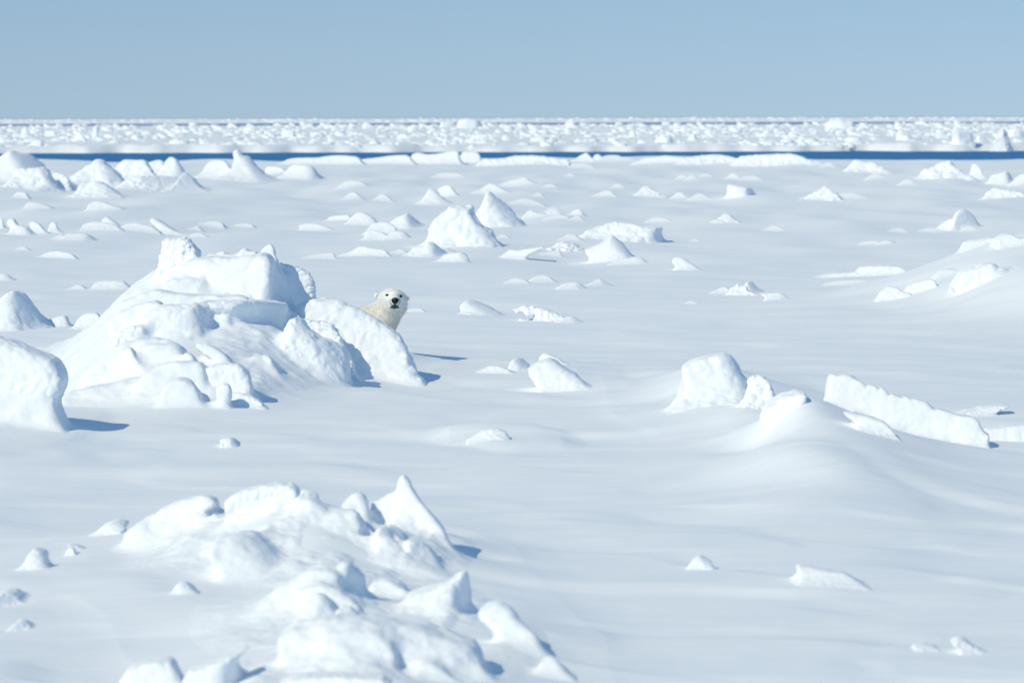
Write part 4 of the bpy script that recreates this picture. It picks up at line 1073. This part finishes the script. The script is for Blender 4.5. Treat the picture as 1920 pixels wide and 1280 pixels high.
block('hook shaped slab with a deep blue underside at the bottom picture edge', F0([(1000,1270),(1040,1210),(1120,1190),(1200,1160),(1290,1130),(1380,1098),(1345,1128),(1322,1160),(1325,1240),(1300,1310),(1100,1330)]), cat='ice slab', T=.3, base=(390,1300), side=(436,1235,420,1275,1.6), b=.3, r=.03)
block('bright crust along the middle of the bottom picture edge', F1([(100,1300),(220,1250),(400,1240),(600,1243),(740,1250),(800,1330),(300,1340)]), cat='snow crust', T=.4, base=(620,1300), b=.9)
P3_ = lambda p: tr(p, 1120, 860, 2.4)
block('little bright lump alone on the smooth foreground snow at right', P3_([(410,492),(430,462),(458,440),(490,452),(522,468),(505,490),(460,498)]), cat='snow lump', T=.15, side=(1312,1043,1330,1058,1.2), skirt=.15)
block('thin bright streak of crust right of the little lump', P3_([(900,500),(960,502),(1060,525),(1130,530),(1200,566),(1160,574),(1060,552)]), cat='snow crust', T=.3, b=1.4, skirt=.2, sink=.9, smooth=2, n=.004)
block('faint dark crest near the bottom right corner', P3_([(1420,850),(1470,840),(1530,850),(1560,868),(1490,866)]), cat='snow crust', T=.3, a=.4)
block('pointed crest beside the faint dark one near the bottom right corner', P3_([(1590,840),(1640,812),(1690,840),(1790,880),(1700,868)]), cat='snow crust', T=.3, a=.3, b=.7)
# ================================================================== THE POLAR BEAR
YB = 60.9
MPX = YB / FPX                                  # metres per pixel at the bear
def bp(px, py, d=0.):
    return at(np.array(float(px)), np.array(float(py)), np.array(YB)) + np.array([0, d, 0])

def ell(p, c, r, rot=None):
    q = p - c
    if rot is not None:
        q = q @ rot
    k0 = np.sqrt(((q / r)**2).sum(-1)); k1 = np.sqrt(((q / (np.array(r)**2))**2).sum(-1)) + 1e-9
    return k0 * (k0 - 1) / k1

def cone(p, a, b, ra, rb):
    ab = b - a; t = np.clip(((p - a) @ ab) / (ab @ ab), 0, 1)
    return np.sqrt(((p - a - t[..., None] * ab)**2).sum(-1)) - (ra + (rb - ra) * t)

m_fur = bpy.data.materials.new('cream_fur'); m_fur.use_nodes = True
n, l = m_fur.node_tree.nodes, m_fur.node_tree.links
b = n['Principled BSDF']; b.inputs['Roughness'].default_value = .85; b.inputs['Specular IOR Level'].default_value = .15
b.inputs['Sheen Weight'].default_value = .2
geo = n.new('ShaderNodeNewGeometry'); sp = n.new('ShaderNodeSeparateXYZ'); l.new(geo.outputs['Position'], sp.inputs[0])
# the coat is whiter on the head and yellower towards the shoulders
hz = bp(735, 560)[2]; sz = bp(700, 600)[2]
mr = n.new('ShaderNodeMapRange'); mr.inputs[1].default_value = float(sz) - .12; mr.inputs[2].default_value = float(hz) + .02
tn = n.new('ShaderNodeTexNoise'); tn.inputs['Scale'].default_value = 9; tn.inputs['Detail'].default_value = 4
l.new(geo.outputs['Position'], tn.inputs['Vector'])
ad = n.new('ShaderNodeMath'); ad.operation = 'MULTIPLY_ADD'; ad.inputs[1].default_value = .28
l.new(tn.outputs['Fac'], ad.inputs[0]); l.new(sp.outputs['Z'], ad.inputs[2])
sb = n.new('ShaderNodeMath'); sb.operation = 'SUBTRACT'; sb.inputs[1].default_value = .14; l.new(ad.outputs[0], sb.inputs[0])
l.new(sb.outputs[0], mr.inputs[0])
mx = n.new('ShaderNodeMix'); mx.data_type = 'RGBA'
mx.inputs[6].default_value = (.86, .81, .68, 1); mx.inputs[7].default_value = (.89, .88, .84, 1)
l.new(mr.outputs[0], mx.inputs[0]); l.new(mx.outputs[2], b.inputs['Base Color'])
mp = n.new('ShaderNodeMapping'); mp.inputs['Scale'].default_value = (70, 70, 14); l.new(geo.outputs['Position'], mp.inputs[0])
t2 = n.new('ShaderNodeTexNoise'); t2.inputs['Scale'].default_value = 1; t2.inputs['Detail'].default_value = 3; l.new(mp.outputs[0], t2.inputs['Vector'])
bu = n.new('ShaderNodeBump'); bu.inputs['Strength'].default_value = .6; bu.inputs['Distance'].default_value = .02
l.new(t2.outputs['Fac'], bu.inputs['Height']); l.new(bu.outputs[0], b.inputs['Normal'])

def plain(name, col, rough=.5, spec=.3):
    m = bpy.data.materials.new(name); m.use_nodes = True
    n, l = m.node_tree.nodes, m.node_tree.links
    b = n['Principled BSDF']; b.inputs['Roughness'].default_value = rough; b.inputs['Specular IOR Level'].default_value = spec
    t = n.new('ShaderNodeTexNoise'); t.inputs['Scale'].default_value = 60
    mx = n.new('ShaderNodeMix'); mx.data_type = 'RGBA'
    mx.inputs[6].default_value = (*[c * .8 for c in col], 1); mx.inputs[7].default_value = (*col, 1)
    l.new(t.outputs['Fac'], mx.inputs[0]); l.new(mx.outputs[2], b.inputs['Base Color'])
    return m
M_NOSE = plain('black_nose', (.012, .012, .014), .38, .4)
M_LIP = plain('dark_lips', (.055, .06, .07), .6, .3)
M_EYE = plain('dark_eye', (.012, .010, .009), .15, .5)
M_EARIN = plain('inner_ear_fur', (.10, .095, .08), .9, .1)
M_SNOUT_SHADE = plain('snout_shade_grey', (.55, .55, .55), .8, .2)  # grey with the shading of the snout put into its colour

def body_sdf(p):
    H = bp(736, 561, .02)
    f = ell(p, H, (.192, .23, .142))
    f = smin(f, ell(p, bp(736, 573, .02), (.182, .20, .135)), .06)           # cheeks
    f = smin(f, ell(p, bp(739, 554, -.13), (.115, .12, .085)), .06)          # brow
    f = smin(f, cone(p, bp(739, 560, -.12), bp(742, 562.5, -.40), .105, .062), .05)   # muzzle
    f = smin(f, cone(p, bp(739, 569, -.10), bp(741.3, 572, -.35), .085, .045), .035)   # jaw
    f = smin(f, cone(p, bp(737, 574, .06), bp(707, 614, .17), .178, .232), .07)       # neck
    f = smin(f, cone(p, bp(706, 610, .20), bp(688, 634, .30), .225, .27), .1)         # chest
    f = smin(f, cone(p, bp(708, 592, .20), bp(672, 614, .40), .17, .26), .1)          # withers
    f = smin(f, cone(p, bp(678, 620, .40), bp(590, 630, .70), .30, .34), .1)          # barrel
    f = smin(f, cone(p, bp(590, 630, .70), bp(515, 634, .95), .34, .33), .1)          # rump
    for s, dx in ((-1, 0), (1, 0)):
        # lying forelegs folded forward, hind legs tucked at the side
        f = smin(f, cone(p, bp(690, 640, .32 + .24 * s), bp(700, 664, .25 + .26 * s), .13, .10), .06)
        f = smin(f, cone(p, bp(700, 664, .25 + .26 * s), bp(716, 669, .10 + .26 * s), .10, .085), .05)
        f = smin(f, ell(p, bp(721, 671, .05 + .26 * s), (.13, .11, .06)), .04)
        f = smin(f, cone(p, bp(530, 640, .9 + .30 * s), bp(560, 658, .8 + .38 * s), .22, .13), .08)
        f = smin(f, cone(p, bp(560, 658, .8 + .38 * s), bp(585, 670, .7 + .38 * s), .11, .08), .05)
    f = smin(f, cone(p, bp(480, 628, 1.05), bp(472, 640, 1.08), .06, .04), .05)       # tail
    # eye hollows
    for ex, ey in ((727.2, 552.2), (751.6, 554.2)):
        f = smax(f, -(np.sqrt(((p - bp(ex, ey, -.235))**2).sum(-1)) - .030), .03)
    return f

def sdf_mesh(name, fn, lo, hi, v, mat, parent, noise=0., ns=.05):
    x, y, z = grid(lo, hi, (v, v, v))
    P = np.stack(np.meshgrid(x, y, z, indexing='ij'), -1)
    F = fn(P)
    if noise:
        m = np.abs(F) < .1
        q = P[m]
        F[m] += noise * (pn3(q[:, 0] / ns, q[:, 1] / ns, q[:, 2] / (ns * 2.6)) + .6 * pn3(q[:, 0] / ns * 2.3, q[:, 1] / ns * 2.3, q[:, 2] / ns))
    V, Q = surface_nets(F, (x[0], y[0], z[0]), (v, v, v))
    return mesh_object(name, V, Q, mat, parent)

base_loc = bp(700, 678, .3)
bear = empty('polar_bear', (float(base_loc[0]), float(base_loc[1]), 0.))
tag(bear, 'cream white polar bear peering over the snow hummock with head raised and black nose', 'polar bear')
h0, h1 = bp(466, 690, -.55), bp(775, 535, 1.5)
bear_body = sdf_mesh('body', body_sdf, (h0[0], h0[1], h0[2] - .05), (h1[0], h1[1] + .05, h1[2]), .0165, m_fur, bear, .006, .035)

def surf(px, py):
    t = np.linspace(-.7, .6, 1300)
    P = np.stack([bp(px, py)] * len(t)) ; P[:, 1] += t
    h = np.nonzero(body_sdf(P) < 0)[0]
    return P[h[0]] if len(h) else bp(px, py)

def blob(name, c, r, mat, parent, extra=None, v=None):
    c = np.array(c); r = np.array(r)
    v = v or r.min() / 5
    fn = (lambda p: ell(p, c, r)) if extra is None else (lambda p: extra(p, ell(p, c, r)))
    R = np.array([r.max() * 1.5] * 3)
    return sdf_mesh(name, fn, c - R, c + R, v, mat, parent)

# nose: broad pad with two nostrils
nc = bp(742.4, 560.6, -.455)
def nose_fn(p, f):
    f = smin(f, ell(p, nc + [0, .01, -.02], (.034, .032, .032)), .02)
    for s in (-1, 1):
        f = smax(f, -ell(p, nc + [.026 * s, -.03, -.006], (.011, .02, .014)), .006)
    return f
blob('nose', nc, (.054, .042, .042), M_NOSE, bear, nose_fn, .005)
mc = bp(741.2, 571.8, -.375)
def mouth_fn(p, f):
    f = ell(p, mc + [0, 0, -.002], (.038, .052, .036))
    for s in (-1, 1):
        f = smin(f, cone(p, mc + [.02 * s, -.01, -.004], mc + [.056 * s, .045, -.020], .024, .012), .02)
    f = smin(f, cone(p, mc + [0, -.03, .0], nc + [0, .01, -.03], .022, .020), .02)
    return f
blob('mouth', mc, (.06, .05, .035), M_LIP, bear, mouth_fn, .006)
blob('muzzle', bp(742, 563.5, -.36), (.082, .085, .068), M_SNOUT_SHADE, bear)  # grey shell over the snout, painting its shading
for ex, ey in ((727.2, 552.2), (751.6, 554.2)):
    c = surf(ex, ey) + [0, .004, 0]
    e = blob('eye', c, (.030, .018, .020), M_EYE, bear)
for ex, ey, s in ((705.8, 556.0, -1), (762.6, 559.3, 1)):
    c = bp(ex, ey, .09)
    def ear_fn(p, f, c=c, s=s):
        f = ell(p, c, (.040, .026, .048))
        f = smax(f, -ell(p, c + [-.012 * s, -.034, -.004], (.022, .028, .028)), .010)
        return f
    e = blob('ear', c, (.04, .03, .048), m_fur, bear, ear_fn, .006)
    i_ = blob('inner_ear', c + [-.008 * s, -.032, -.008], (.024, .018, .033), M_EARIN, bear, None, .004)
    i_.parent = e; i_.matrix_parent_inverse = Matrix.Translation(-Vector(bear.location))

# guard hairs: short tapering tufts lying along the coat
me = bear_body.data
nv = len(me.vertices)
co = np.zeros(nv * 3, np.float32); me.vertices.foreach_get('co', co); co = co.reshape(-1, 3)
no = np.zeros(nv * 3, np.float32); me.vertices.foreach_get('normal', no); no = no.reshape(-1, 3)
rg = np.random.RandomState(5)
xs = co[:, 0] > bp(655, 600)[0]
I = np.nonzero(xs)[0]
I = I[rg.randint(0, len(I), 26000)]
p = co[I] + rg.normal(0, .006, (len(I), 3)); nn = no[I]
hd = np.array(bp(739, 560, -.3))
away = p - hd; away /= np.linalg.norm(away, axis=1)[:, None]
flow = away + np.array([-.25, .1, -.55]) * np.clip((hd[2] + .02 - p[:, 2]) / .2, 0, 1)[:, None]
flow -= (flow * nn).sum(1)[:, None] * nn
flow /= np.linalg.norm(flow, axis=1)[:, None] + 1e-6
near = np.clip((np.linalg.norm(p - hd, axis=1) - .13) / .3, 0, 1)
L = (.010 + .045 * near) * rg.uniform(.6, 1.3, len(I))
dirn = flow + nn * rg.uniform(.1, .4, len(I))[:, None] + rg.normal(0, .15, (len(I), 3))
dirn /= np.linalg.norm(dirn, axis=1)[:, None]
side = np.cross(dirn, nn); side /= np.linalg.norm(side, axis=1)[:, None] + 1e-6
wd = .0035
Vv = np.stack([p - side * wd - nn * .002, p + side * wd - nn * .002, p + dirn * L[:, None]], 1).reshape(-1, 3)
Ff = np.arange(len(Vv)).reshape(-1, 3)
keep = near > .12
Ff = Ff[keep]
fur = mesh_object('fur', Vv, Ff, m_fur, bear, smooth=False)
print('scene built in %.1f s' % (time.time() - T0))
